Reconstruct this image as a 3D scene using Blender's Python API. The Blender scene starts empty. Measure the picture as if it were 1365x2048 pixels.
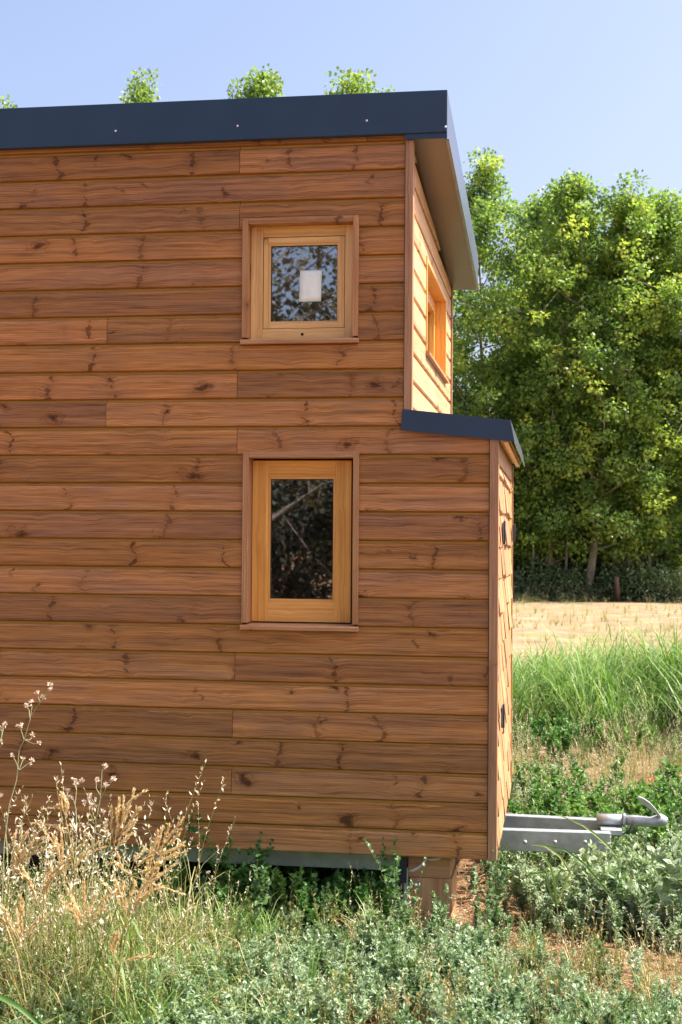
import bpy, math, random
import numpy as np
from mathutils import Vector, Matrix

random.seed(11)
RNG = np.random.default_rng(11)
scene = bpy.context.scene
COL = scene.collection
R = math.radians

# ------------------------------------------------------------------ camera frame
FOC = 2800.0            # focal length in photo pixels (1365 x 2048)
CAM_Z = 1.78


def _n(v):
    v = np.array(v, float)
    return v / np.linalg.norm(v)


EY = _n((433, -68, -2800))
EX = np.array((18082, -74, 2800), float)
EX = _n(EX - EY * EX.dot(EY))
EZ = np.cross(EX, EY)
CAMP = np.array((0.0, 0.0, CAM_Z))


def ray(px, py):
    c = np.array((px - 682.0, -(py - 1024.0), -FOC))
    return np.array((c.dot(EX), c.dot(EY), c.dot(EZ)))


def on_y(px, py, Y):
    d = ray(px, py)
    return CAMP + d * (Y / d[1])


def on_x(px, py, X):
    d = ray(px, py)
    return CAMP + d * (X / d[0])


def on_ground(px, py, z=0.0):
    d = ray(px, py)
    return CAMP + d * ((z - CAM_Z) / d[2])


_d = ray(825, 1092)
YW = 6.4 * _d[1] / FOC           # plane of the side wall (board faces)

# ------------------------------------------------------------------ object helpers


def tag(o, label=None, cat=None, group=None, kind=None):
    if label: o['label'] = label
    if cat: o['category'] = cat
    if group: o['group'] = group
    if kind: o['kind'] = kind
    return o


def empty(name, loc=(0, 0, 0)):
    o = bpy.data.objects.new(name, None)
    o.empty_display_size = .2
    COL.objects.link(o)
    o.location = loc
    return o


def link(name, me, mat, parent=None):
    o = bpy.data.objects.new(name, me)
    COL.objects.link(o)
    if mat: me.materials.append(mat)
    if parent is not None:
        o.parent = parent
        o.matrix_parent_inverse = Matrix.Translation(-Vector(world_loc(parent)))
    return o


def world_loc(o):
    v = Vector(o.location)
    p = o.parent
    while p is not None:
        # children are built in world coordinates: their own location stays zero
        break
    return v


class MB:
    """mesh builder: boxes and prisms with a grain coordinate (along, across, depth) and a random per piece"""

    def __init__(s):
        s.v = []; s.f = []; s.g = []; s.r = []; s.sm = []

    def add(s, verts, faces, axis='x', r=None, smooth=False):
        r = random.random() if r is None else r
        o1 = r * 17.3; o2 = r * 5.7
        b = len(s.v)
        for p in verts:
            x, y, z = p
            if axis == 'x': g = (x + o1, z + o2, y)
            elif axis == 'y': g = (y + o1, z + o2, x)
            else: g = (z + o1, x + y + o2, y - x)
            s.v.append(tuple(p)); s.g.append(g); s.r.append(r)
        for f in faces:
            s.f.append([b + i for i in f]); s.sm.append(smooth)
        return s

    def box(s, x0, x1, y0, y1, z0, z1, axis='x', r=None):
        if x0 > x1: x0, x1 = x1, x0
        if y0 > y1: y0, y1 = y1, y0
        if z0 > z1: z0, z1 = z1, z0
        v = [(x0, y0, z0), (x1, y0, z0), (x1, y1, z0), (x0, y1, z0), (x0, y0, z1), (x1, y0, z1), (x1, y1, z1), (x0, y1, z1)]
        f = [(0, 3, 2, 1), (4, 5, 6, 7), (0, 1, 5, 4), (1, 2, 6, 5), (2, 3, 7, 6), (3, 0, 4, 7)]
        return s.add(v, f, axis, r)

    def prism(s, prof, a0, a1, plane, axis=None, r=None):
        """prof: list of 2D points; plane 'x': extrude along x, prof=(y,z); 'y': along y, prof=(x,z)"""
        n = len(prof)
        v = []
        for a in (a0, a1):
            for (p, q) in prof:
                v.append((a, p, q) if plane == 'x' else (p, a, q))
        f = [[i, (i + 1) % n, n + (i + 1) % n, n + i] for i in range(n)]
        f += [list(range(n))[::-1], [n + i for i in range(n)]]
        return s.add(v, f, axis or plane, r)

    def tube(s, pts, rad, n=8, axis='z', r=None, cap=True):
        pts = [np.array(p, float) for p in pts]
        rads = rad if hasattr(rad, '__len__') else [rad] * len(pts)
        v = []; f = []
        up = np.array((0.13, 0.31, .94))
        for i, p in enumerate(pts):
            a = pts[max(i - 1, 0)]; b = pts[min(i + 1, len(pts) - 1)]
            t = _n(b - a)
            u = np.cross(t, up)
            if np.linalg.norm(u) < .05: u = np.cross(t, (1, 0, 0))
            u = _n(u); w = np.cross(t, u)
            for k in range(n):
                an = 2 * math.pi * k / n
                v.append(tuple(p + (u * math.cos(an) + w * math.sin(an)) * rads[i]))
        for i in range(len(pts) - 1):
            for k in range(n):
                k2 = (k + 1) % n
                f.append([i * n + k, i * n + k2, (i + 1) * n + k2, (i + 1) * n + k])
        if cap:
            f.append(list(range(n))); f.append([(len(pts) - 1) * n + k for k in range(n)][::-1])
        return s.add(v, f, axis, r, smooth=True)

    def build(s, name, mat, parent=None, bevel=0):
        me = bpy.data.meshes.new(name)
        me.from_pydata(s.v, [], s.f)
        a = me.attributes.new('g', 'FLOAT_VECTOR', 'POINT')
        a.data.foreach_set('vector', np.array(s.g, np.float32).ravel())
        a = me.attributes.new('r', 'FLOAT', 'POINT')
        a.data.foreach_set('value', np.array(s.r, np.float32))
        me.polygons.foreach_set('use_smooth', s.sm)
        me.validate(); me.update()
        import bmesh
        bm = bmesh.new(); bm.from_mesh(me)
        bmesh.ops.recalc_face_normals(bm, faces=bm.faces)
        bm.to_mesh(me); bm.free()
        o = link(name, me, mat, parent)
        if bevel:
            m = o.modifiers.new('bevel', 'BEVEL'); m.width = bevel; m.segments = 2; m.limit_method = 'ANGLE'
            m.angle_limit = R(40)
        return o


# vectorised instancing of small triangle templates ---------------------------------------------


class Tris:
    def __init__(s):
        s.V = []; s.F = []; s.A = []; s.K = []; s.n = 0

    def add(s, V, F, A, K):
        s.V.append(V); s.F.append(F + s.n); s.A.append(A); s.K.append(K); s.n += len(V)

    def inst(s, T, P, M, S, A):
        """T=(tv,tf,ta,tk); P (n,3), M (n,3,3) columns are axes, S (n,) or (n,3), A (n,) random"""
        tv, tf, ta, tk = T
        n = len(P); k = len(tv)
        S = np.asarray(S, float)
        if S.ndim == 1: S = np.repeat(S[:, None], 3, 1)
        loc = tv[None] * S[:, None, :]
        W = np.einsum('nij,nkj->nki', M, loc) + P[:, None, :]
        F = (tf[None] + (np.arange(n) * k)[:, None, None]).reshape(-1, 3)
        At = ((ta[None] + np.asarray(A)[:, None]) % 1.0).reshape(-1)
        s.add(W.reshape(-1, 3), F, At, np.tile(tk, n))

    def cat(s):
        return np.concatenate(s.V), np.concatenate(s.F), np.concatenate(s.A), np.concatenate(s.K)

    def mesh(s, name, smooth=False):
        V, F, A, K = s.cat()
        me = bpy.data.meshes.new(name)
        me.vertices.add(len(V)); me.vertices.foreach_set('co', V.astype(np.float32).ravel())
        me.loops.add(len(F) * 3); me.loops.foreach_set('vertex_index', F.astype(np.int32).ravel())
        me.polygons.add(len(F))
        me.polygons.foreach_set('loop_start', np.arange(0, len(F) * 3, 3, dtype=np.int32))
        a = me.attributes.new('r', 'FLOAT', 'POINT'); a.data.foreach_set('value', A.astype(np.float32))
        a = me.attributes.new('k', 'FLOAT', 'POINT'); a.data.foreach_set('value', K.astype(np.float32))
        me.update(calc_edges=True)
        return me


def frames(d, rng):
    """rotation matrices whose y column is d with a random roll"""
    d = d / np.linalg.norm(d, axis=1, keepdims=True)
    a = rng.normal(size=d.shape)
    x = np.cross(d, a); x /= np.linalg.norm(x, axis=1, keepdims=True) + 1e-9
    z = np.cross(x, d)
    return np.stack([x, d, z], axis=2)


def frames_up(d, rng, jit=.5):
    """y column d, leaf face (z) as close to up as it can be"""
    d = d / np.linalg.norm(d, axis=1, keepdims=True)
    up = np.zeros_like(d); up[:, 2] = 1
    up += rng.normal(size=d.shape) * jit
    x = np.cross(d, up); x /= np.linalg.norm(x, axis=1, keepdims=True) + 1e-9
    z = np.cross(x, d)
    return np.stack([x, d, z], axis=2)


def zrot(a):
    c, s_ = np.cos(a), np.sin(a)
    M = np.zeros((len(a), 3, 3)); M[:, 0, 0] = c; M[:, 0, 1] = -s_; M[:, 1, 0] = s_; M[:, 1, 1] = c; M[:, 2, 2] = 1
    return M


def tmpl(v, f, k=0.0):
    v = np.array(v, float); f = np.array(f, int)
    return (v, f, np.zeros(len(v)), np.full(len(v), float(k)))


LEAF = tmpl([(0, 0, 0), (.36, .38, .07), (.22, .75, .03), (0, 1, -.08), (-.22, .75, .03), (-.36, .38, .07), (0, .5, -.02)],
            [(0, 1, 6), (1, 2, 6), (2, 3, 6), (3, 4, 6), (4, 5, 6), (5, 0, 6)])
LEAF4 = tmpl([(0, 0, 0), (.42, .45, .08), (0, 1, -.03), (-.42, .45, .08)], [(0, 1, 2), (0, 2, 3)])
LEAFN = tmpl([(0, 0, 0), (.17, .4, .04), (0, 1, -.12), (-.17, .4, .04)], [(0, 1, 2), (0, 2, 3)])


def strip(pts, wid, k=0.0, side=(1, 0, 0)):
    """flat ribbon along pts, returns a template"""
    v = []; f = []
    side = np.array(side, float)
    for p, w in zip(pts, wid):
        p = np.array(p, float)
        v.append(p - side * w / 2); v.append(p + side * w / 2)
    for i in range(len(pts) - 1):
        a = 2 * i
        f += [(a, a + 1, a + 3), (a, a + 3, a + 2)]
    return tmpl(v, f, k)


def stem3(pts, rad, k=1.0):
    """three-sided stem, returns a template"""
    v = []; f = []
    n = len(pts)
    for i, p in enumerate(pts):
        p = np.array(p, float)
        a = np.array(pts[max(i - 1, 0)]); b = np.array(pts[min(i + 1, n - 1)])
        t = _n(b - a); u = _n(np.cross(t, (.3, .9, .2))); w = np.cross(t, u)
        rr = rad[i] if hasattr(rad, '__len__') else rad
        for q in range(3):
            an = q * 2.0944
            v.append(p + (u * math.cos(an) + w * math.sin(an)) * rr)
    for i in range(n - 1):
        for q in range(3):
            q2 = (q + 1) % 3
            a, b, c, d = i * 3 + q, i * 3 + q2, (i + 1) * 3 + q2, (i + 1) * 3 + q
            f += [(a, b, c), (a, c, d)]
    return tmpl(v, f, k)


BLADE = strip([(0, 0, 0), (0, .02, .3), (0, .09, .6), (0, .22, .85), (0, .42, 1.0)], [.02, .022, .018, .012, .002])
BLADE2 = strip([(0, 0, 0), (0, .06, .35), (0, .2, .62), (0, .42, .74), (0, .62, .66)], [.02, .024, .02, .013, .002])

# ------------------------------------------------------------------ materials


class NT:
    def __init__(s, name):
        s.m = bpy.data.materials.new(name); s.m.use_nodes = True
        s.t = s.m.node_tree; s.t.nodes.clear()
        s.out = s.t.nodes.new('ShaderNodeOutputMaterial')

    def n(s, typ, **kw):
        nd = s.t.nodes.new('ShaderNode' + typ)
        for k, v in kw.items():
            if k.startswith('i_'):
                key = k[2:]
                key = int(key) if key.isdigit() else key
                s.put(nd.inputs[key], v)
            else:
                setattr(nd, k, v)
        return nd

    def put(s, sock, v):
        if isinstance(v, bpy.types.NodeSocket): s.t.links.new(v, sock)
        elif v is not None:
            if hasattr(sock.default_value, '__len__') and len(sock.default_value) == 4 and hasattr(v, '__len__') and len(v) == 3:
                v = (*v, 1)
            sock.default_value = v

    def math(s, op, a, b=None, c=None, clamp=False):
        nd = s.t.nodes.new('ShaderNodeMath'); nd.operation = op; nd.use_clamp = clamp
        s.put(nd.inputs[0], a)
        if b is not None: s.put(nd.inputs[1], b)
        if c is not None: s.put(nd.inputs[2], c)
        return nd.outputs[0]

    def mix(s, f, a, b, mode='MIX'):
        nd = s.t.nodes.new('ShaderNodeMix'); nd.data_type = 'RGBA'; nd.blend_type = mode
        s.put(nd.inputs[0], f); s.put(nd.inputs[6], a); s.put(nd.inputs[7], b)
        return nd.outputs[2]

    def ss(s, v, lo, hi):
        nd = s.t.nodes.new('ShaderNodeMapRange'); nd.interpolation_type = 'SMOOTHSTEP'
        s.put(nd.inputs[0], v); nd.inputs[1].default_value = lo; nd.inputs[2].default_value = hi
        return nd.outputs[0]

    def lin(s, v, lo, hi, a, b):
        nd = s.t.nodes.new('ShaderNodeMapRange')
        s.put(nd.inputs[0], v); nd.inputs[1].default_value = lo; nd.inputs[2].default_value = hi
        nd.inputs[3].default_value = a; nd.inputs[4].default_value = b
        return nd.outputs[0]

    def comb(s, x, y, z):
        nd = s.t.nodes.new('ShaderNodeCombineXYZ')
        s.put(nd.inputs[0], x); s.put(nd.inputs[1], y); s.put(nd.inputs[2], z)
        return nd.outputs[0]

    def sep(s, v):
        nd = s.t.nodes.new('ShaderNodeSeparateXYZ'); s.put(nd.inputs[0], v)
        return nd.outputs

    def attr(s, name, out=2):
        nd = s.t.nodes.new('ShaderNodeAttribute'); nd.attribute_name = name
        return nd.outputs[out]

    def noise(s, vec, scale=1, detail=4, rough=.55, out=0, w=None):
        nd = s.t.nodes.new('ShaderNodeTexNoise')
        s.put(nd.inputs['Vector'], vec); nd.inputs['Scale'].default_value = scale
        nd.inputs['Detail'].default_value = detail; nd.inputs['Roughness'].default_value = rough
        return nd.outputs[out]

    def voro(s, vec, scale=1, rand=1.0, feature='F1'):
        nd = s.t.nodes.new('ShaderNodeTexVoronoi'); nd.voronoi_dimensions = '2D'; nd.feature = feature
        s.put(nd.inputs['Vector'], vec); nd.inputs['Scale'].default_value = scale
        nd.inputs['Randomness'].default_value = rand
        return nd.outputs

    def ramp(s, f, stops, interp='LINEAR'):
        nd = s.t.nodes.new('ShaderNodeValToRGB'); nd.color_ramp.interpolation = interp
        e = nd.color_ramp.elements
        e[0].position, e[0].color = stops[0][0], (*stops[0][1], 1)
        e[1].position, e[1].color = stops[1][0], (*stops[1][1], 1)
        for p, c in stops[2:]:
            x = e.new(p); x.color = (*c, 1)
        s.put(nd.inputs[0], f)
        return nd.outputs[0]

    def bsdf(s, **kw):
        nd = s.t.nodes.new('ShaderNodeBsdfPrincipled')
        for k, v in kw.items():
            s.put(nd.inputs[k.replace('_', ' ')], v)
        return nd

    def bump(s, h, strength=.3, dist=.002):
        nd = s.t.nodes.new('ShaderNodeBump'); nd.inputs['Strength'].default_value = strength
        nd.inputs['Distance'].default_value = dist
        s.put(nd.inputs['Height'], h)
        return nd.outputs[0]

    def done(s, shader):
        s.t.links.new(shader, s.out.inputs[0])
        return s.m


def wood(name, light, mid, dark, knot=(.03, .013, .006), knots=1.0, var=.3, rough=.55, grain=1.0, spec=.3, fine=.25,
         hue=None, rebate=None):
    t = NT(name)
    g = t.attr('g', 1); r = t.attr('r', 2)
    gx, gy, gz = t.sep(g)
    # warp so that knots and figure are never straight
    wob = t.noise(t.comb(t.math('MULTIPLY', gx, 9.0), t.math('MULTIPLY', gy, 14.0), r), 1, 3, .6, out=1)
    wx, wy, wz = t.sep(wob)
    wx = t.math('SUBTRACT', wx, .5); wy = t.math('SUBTRACT', wy, .5)
    # round knots
    ka = t.math('ADD', t.math('MULTIPLY', gx, 4.3), t.math('MULTIPLY', wx, .75))
    kb = t.math('ADD', t.math('ADD', t.math('MULTIPLY', gy, 6.8), t.math('MULTIPLY', wy, .8)), t.math('MULTIPLY', gz, 2.0))
    v1 = t.voro(t.comb(ka, kb, 0), 1, .95)
    kr, kg, kb_ = t.sep(v1[1])
    on1 = t.math('GREATER_THAN', kr, 1 - .26 * knots)
    size = t.lin(t.math('POWER', kg, 1.6), 0, 1, .35, 1.6)
    d1 = t.math('DIVIDE', v1[0], size)
    core = t.math('MULTIPLY', t.math('SUBTRACT', 1.0, t.ss(d1, .035, .11)), on1)
    halo = t.math('MULTIPLY', t.math('SUBTRACT', 1.0, t.ss(d1, .08, .26)), on1)
    # slanting whisker scars across the board
    wob2 = t.noise(t.comb(t.math('MULTIPLY', gx, 5.0), t.math('MULTIPLY', gy, 22.0), t.math('ADD', r, 3.0)), 1, 2, .5, out=1)
    ux, uy, uz = t.sep(wob2)
    sa = t.math('ADD', t.math('MULTIPLY', gx, 7.5), t.math('MULTIPLY', t.math('SUBTRACT', ux, .5), 1.5))
    sb = t.math('ADD', t.math('MULTIPLY', gy, 3.3), 7.7)
    v2 = t.voro(t.comb(sa, sb, 0), 1, 1.0)
    sr, sg, sb2 = t.sep(v2[1])
    on2 = t.math('GREATER_THAN', sr, 1 - .14 * knots)
    patch = t.ss(t.noise(t.comb(t.math('MULTIPLY', gx, 30.0), t.math('MULTIPLY', gy, 50.0), r), 1, 2), .38, .62)
    scar = t.math('MULTIPLY', t.math('MULTIPLY', t.math('SUBTRACT', 1.0, t.ss(v2[0], .02, .15)), on2), patch)
    # branch whorls: ragged bowed marks that cross the board every half metre or so
    u = t.math('MULTIPLY', gx, 1.9)
    cell = t.math('FLOOR', u)
    wn = t.n('TexWhiteNoise', noise_dimensions='2D'); t.put(wn.inputs['Vector'], t.comb(cell, t.math('MULTIPLY', r, 91.7), 0))
    wr, wg, wb = t.sep(wn.outputs['Color'])
    bow = t.math('MULTIPLY', t.math('SUBTRACT', t.noise(t.comb(t.math('MULTIPLY', cell, 3.7), t.math('MULTIPLY', gy, 11.0), t.math('MULTIPLY', r, 10.0)), 1, 3, .6), .5), .30)
    wd_ = t.math('ABSOLUTE', t.math('SUBTRACT', t.math('SUBTRACT', t.math('FRACT', u), t.lin(wr, 0, 1, .22, .78)), bow))
    wid = t.lin(t.noise(t.comb(t.math('MULTIPLY', cell, 5.1), t.math('MULTIPLY', gy, 38.0), t.math('ADD', r, 2.0)), 1, 3, .65), .42, .72, .0, .046)
    whorl = t.math('MULTIPLY', t.math('DIVIDE', t.math('SUBTRACT', wid, wd_), .005, clamp=True), t.math('GREATER_THAN', wg, 1 - .62 * min(1, knots)))
    whalo = t.math('MULTIPLY', t.math('SUBTRACT', 1.0, t.ss(wd_, .0, .10)), t.math('GREATER_THAN', wg, 1 - .62 * min(1, knots)))
    # grain flows round the knots
    flow = t.math('MULTIPLY', t.math('SUBTRACT', 1.0, t.ss(v1[0], .0, .34)), .009)
    sway = t.math('MULTIPLY', t.math('SUBTRACT', t.noise(t.comb(t.math('MULTIPLY', gx, .38), t.math('MULTIPLY', gy, 2.0), r), 1, 2), .5), .06)
    gy2 = t.math('ADD', t.math('ADD', gy, t.math('ADD', flow, t.math('MULTIPLY', whalo, .007))), sway)
    n1 = t.noise(t.comb(t.math('MULTIPLY', gx, .8), t.math('MULTIPLY', gy2, 70.0 * grain), t.math('MULTIPLY', gz, 20.0)), 1, 4, .6)
    n2 = t.noise(t.comb(t.math('MULTIPLY', gx, 5.0), t.math('MULTIPLY', gy2, 330.0), t.math('MULTIPLY', gz, 90.0)), 1, 3, .6)
    n3 = t.noise(t.comb(t.math('MULTIPLY', gx, 2.6), t.math('MULTIPLY', gy, 15.0), t.math('ADD', r, 9.0)), 1, 3, .5)
    col = t.ramp(n1, [(.33, dark), (.52, mid), (.68, light)])
    col = t.mix(fine, col, t.ramp(n2, [(.35, dark), (.6, light)]))
    # per board tone
    tone = t.lin(r, 0, 1, 1 - var, 1 + var * .75)
    hs = t.n('HueSaturation', i_Color=col, i_Value=tone)
    t.put(hs.inputs['Hue'], t.lin(t.math('FRACT', t.math('MULTIPLY', r, 7.31)), 0, 1, .498, .502))
    t.put(hs.inputs['Saturation'], t.lin(t.math('FRACT', t.math('MULTIPLY', r, 3.7)), 0, 1, .965, 1.02))
    col = hs.outputs[0]
    col = t.mix(t.ss(n3, .35, .7), col, t.mix(1.0, col, hue or (.84, .78, .74), 'MULTIPLY'))
    ring = t.math('MULTIPLY', halo, t.ss(t.math('SINE', t.math('MULTIPLY', d1, 95.0)), .0, .9))
    col = t.mix(t.math('MULTIPLY', halo, .45), col, t.mix(1.0, col, (.62, .52, .46), 'MULTIPLY'))
    col = t.mix(t.math('MULTIPLY', ring, .5), col, t.mix(1.0, col, (.45, .34, .28), 'MULTIPLY'))
    col = t.mix(t.math('MULTIPLY', scar, .8), col, knot)
    col = t.mix(t.math('MULTIPLY', whalo, .34), col, t.mix(1.0, col, (.68, .60, .55), 'MULTIPLY'))
    col = t.mix(t.math('MULTIPLY', t.math('MULTIPLY', whorl, .80), t.lin(wb, 0, 1, .45, 1.0)), col, knot)
    col = t.mix(t.math('MULTIPLY', core, .85), col, knot)
    if rebate:   # the recessed tongue under each lap is mixed towards ochre
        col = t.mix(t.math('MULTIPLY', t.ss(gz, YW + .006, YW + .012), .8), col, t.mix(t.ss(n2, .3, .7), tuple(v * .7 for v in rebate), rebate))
    # hair cracks
    ck = t.noise(t.comb(t.math('MULTIPLY', gx, 2.1), t.math('MULTIPLY', gy2, 95.0), t.math('ADD', r, 4.0)), 1, 1)
    crack = t.math('MULTIPLY', t.math('SUBTRACT', 1.0, t.ss(t.math('ABSOLUTE', t.math('SUBTRACT', ck, .5)), .0, .012)),
                   t.ss(t.noise(t.comb(t.math('MULTIPLY', gx, 3.0), t.math('MULTIPLY', gy, 14.0), 5.0), 1, 1), .62, .70))
    col = t.mix(t.math('MULTIPLY', crack, .45), col, knot)
    h = t.math('SUBTRACT', t.math('ADD', t.math('MULTIPLY', n1, .6), t.math('MULTIPLY', n2, .5)), t.math('MULTIPLY', core, .5))
    b = t.bsdf(Base_Color=col, Roughness=rough, Specular_IOR_Level=spec, Normal=t.bump(h, .5, .0018))
    return t.done(b.outputs[0])


def plain(name, col, rough=.5, metal=0.0, spec=.5, noise=.08, scale=30, coat=0.0):
    t = NT(name)
    tc = t.n('TexCoord').outputs['Object']
    n = t.noise(tc, scale, 4)
    n2 = t.noise(tc, scale * .12, 3)
    f = t.math('ADD', t.math('MULTIPLY', n, .5), t.math('MULTIPLY', n2, .5))
    c = t.mix(t.ss(f, .3, .7), tuple(x * (1 - noise) for x in col), tuple(min(1, x * (1 + noise)) for x in col))
    b = t.bsdf(Base_Color=c, Roughness=t.lin(n2, .3, .7, max(0, rough - .06), rough + .08), Metallic=metal,
               Specular_IOR_Level=spec, Coat_Weight=coat, Normal=t.bump(n2, .08, .004))
    return t.done(b.outputs[0])


def foliage(name, stops, kinds=None, trans=.35, rough=.5, tcol=(1.2, 1.25, .75)):
    """stops: ramp over r; kinds: list of (k value, colour)"""
    t = NT(name)
    r = t.attr('r', 2); k = t.attr('k', 2)
    col = t.ramp(r, stops)
    n = t.noise(t.n('TexCoord').outputs['Object'], .7, 2)
    col = t.mix(t.ss(n, .35, .65), t.mix(1, col, (.82, .9, .85), 'MULTIPLY'), col)
    for kv, kc in (kinds or []):
        hit = t.math('COMPARE', k, kv, .3)
        col = t.mix(hit, col, kc)
    b = t.bsdf(Base_Color=col, Roughness=rough, Specular_IOR_Level=.35)
    tr = t.n('BsdfTranslucent', i_Color=t.mix(1, col, tcol, 'MULTIPLY'))
    mx = t.n('MixShader', i_0=trans, i_1=b.outputs[0], i_2=tr.outputs[0])
    return t.done(mx.outputs[0])


M = {}
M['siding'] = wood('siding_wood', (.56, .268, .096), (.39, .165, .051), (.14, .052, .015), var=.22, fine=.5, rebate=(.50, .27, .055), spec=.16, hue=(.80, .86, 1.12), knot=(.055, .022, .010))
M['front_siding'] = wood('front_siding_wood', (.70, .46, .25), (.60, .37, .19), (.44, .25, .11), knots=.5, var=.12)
M['trim'] = wood('trim_wood', (.48, .29, .17), (.41, .225, .125), (.24, .12, .06), knots=.25, var=.12, grain=1.7, fine=.4)
M['casing'] = wood('casing_wood', (.52, .285, .135), (.44, .225, .10), (.30, .14, .055), knots=.2, var=.12, grain=1.3)
M['pine'] = wood('window_pine', (.84, .56, .23), (.76, .48, .18), (.60, .34, .10), knots=.05, var=.08, rough=.4, spec=.4, fine=.18)
M['oiled'] = wood('window_oiled_pine', (.84, .47, .125), (.76, .39, .085), (.58, .25, .04), knots=.06, var=.08, rough=.36, spec=.45, fine=.15)
M['shingle'] = wood('shingle_wood', (.60, .37, .19), (.50, .28, .135), (.32, .15, .06), knots=.12, var=.22)
M['block'] = wood('block_wood', (.56, .34, .17), (.47, .26, .125), (.32, .16, .07), knots=.3, var=.15, grain=.6)
M['stake'] = wood('stake_wood', (.22, .12, .08), (.16, .085, .055), (.10, .05, .03), knots=.3)
M['metal'] = plain('coated_metal', (.014, .038, .078), rough=.42, spec=.5, noise=.12, scale=6)
M['metal_gloss'] = plain('soffit_metal', (.075, .055, .048), rough=.34, metal=.55, spec=.6, noise=.12, scale=3)
M['front_flash'] = plain('front_flashing', (.09, .11, .15), rough=.25, metal=.5, spec=.7, noise=.06, scale=3)
M['screw'] = plain('screw_zinc', (.75, .75, .78), rough=.25, metal=.8)
M['galv'] = plain('galvanised_steel', (.40, .44, .46), rough=.45, metal=.45, noise=.22, scale=24)
M['chassis'] = plain('chassis_steel', (.34, .38, .33), rough=.5, metal=.35, noise=.2, scale=14)
M['black'] = plain('black_steel', (.018, .022, .035), rough=.35, spec=.5)
M['cable'] = plain('cable_grey', (.50, .46, .40), rough=.5)
M['dark'] = plain('interior_dark', (.05, .042, .035), rough=.9)
M['paper'] = plain('paper', (.80, .92, .86), rough=.8, noise=.12, scale=20)
M['hole'] = plain('hole_black', (.004, .004, .004), rough=.9)
M['rubber'] = plain('seal_black', (.02, .018, .016), rough=.6)


def glass():
    t = NT('pane_glass')
    tc = t.n('TexCoord').outputs['Object']
    nb = t.bump(t.noise(tc, 2.2, 1), .12, .001)
    gl = t.n('BsdfGlossy', i_Roughness=.015, i_Color=(.95, .95, 1.0), i_Normal=nb)
    tr = t.n('BsdfTransparent', i_Color=(.85, .88, .86))
    lw = t.n('LayerWeight', i_Blend=.35)
    f = t.lin(lw.outputs[0], 0, 1, .24, 1.0)
    mx = t.n('MixShader', i_0=f, i_1=tr.outputs[0], i_2=gl.outputs[0])
    return t.done(mx.outputs[0])


M['glass'] = glass()


def ground_mat():
    t = NT('field_ground')
    p = t.n('NewGeometry').outputs['Position']
    x, y, z = t.sep(p)
    big = t.noise(p, .35, 4)
    med = t.noise(p, 3.5, 5, .65)
    fin = t.noise(p, 60, 5, .7)
    straw = t.ramp(fin, [(.3, (.13, .062, .030)), (.5, (.30, .17, .085)), (.7, (.50, .34, .19))])
    soil = t.ramp(fin, [(.3, (.055, .030, .016)), (.7, (.19, .10, .055))])
    near = t.mix(t.ss(med, .45, .62), straw, soil)
    # mown, sun-bleached field farther off
    st = t.noise(t.comb(t.math('MULTIPLY', x, 1.1), t.math('MULTIPLY', y, .9), 0), 1.0, 7, .72)
    field = t.ramp(st, [(.3, (.20, .125, .075)), (.5, (.32, .225, .14)), (.7, (.42, .335, .20))])
    green = t.ramp(fin, [(.3, (.14, .16, .055)), (.7, (.27, .29, .12))])
    field = t.mix(t.math('MULTIPLY', t.ss(t.noise(p, .55, 4, .6), .50, .66), .6), field, green)
    c = t.mix(t.ss(y, 9.0, 14.0), near, field)
    # leaf litter under the trees
    lit = t.ramp(fin, [(.3, (.03, .026, .014)), (.7, (.085, .07, .035))])
    c = t.mix(t.ss(t.math('ADD', y, t.math('MULTIPLY', med, 2.5)), 46.2, 47.6), c, lit)
    b = t.bsdf(Base_Color=c, Roughness=.95, Specular_IOR_Level=.1, Normal=t.bump(fin, .7, .03))
    return t.done(b.outputs[0])


M['ground'] = ground_mat()
M['bark'] = None


def bark():
    t = NT('pale_bark')
    p = t.n('TexCoord').outputs['Object']
    x, y, z = t.sep(p)
    n = t.noise(t.comb(t.math('MULTIPLY', x, 6), t.math('MULTIPLY', y, 6), t.math('MULTIPLY', z, 1.6)), 1, 5, .65)
    c = t.ramp(n, [(.32, (.12, .10, .075)), (.5, (.24, .20, .16)), (.66, (.38, .34, .28))])
    b = t.bsdf(Base_Color=c, Roughness=.9, Normal=t.bump(n, .6, .03))
    return t.done(b.outputs[0])


M['bark'] = bark()
M['tree_leaf'] = foliage('tree_foliage', [(.0, (.065, .115, .040)), (.3, (.15, .25, .070)), (.6, (.31, .42, .105)), (.85, (.46, .54, .09)), (1.0, (.60, .50, .12))], trans=.5, rough=.34)
M['shrub_leaf'] = foliage('shrub_foliage', [(.0, (.08, .12, .06)), (.5, (.15, .21, .10)), (1.0, (.32, .36, .16))], trans=.3)
M['weed'] = foliage('weed_foliage', [(.0, (.075, .15, .050)), (.25, (.19, .29, .13)), (.55, (.31, .41, .25)), (1.0, (.54, .61, .47))],
                    kinds=[(1, (.20, .24, .12))], trans=.28, rough=.42)
M['weed_broad'] = foliage('broad_weed_foliage', [(.0, (.05, .14, .035)), (.5, (.115, .25, .05)), (1.0, (.26, .38, .10))],
                          kinds=[(1, (.16, .22, .09))], trans=.32)
M['grass'] = foliage('green_grass', [(.0, (.07, .16, .03)), (.4, (.15, .27, .06)), (.7, (.27, .37, .11)), (1.0, (.48, .46, .22))], trans=.32)
M['dry'] = foliage('dry_grass', [(.0, (.14, .22, .05)), (.35, (.27, .30, .09)), (.65, (.46, .37, .16)), (1.0, (.62, .50, .28))],
                   kinds=[(2, (.50, .30, .12)), (3, (.78, .67, .50))], trans=.25, tcol=(1.15, 1.1, .8))
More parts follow.
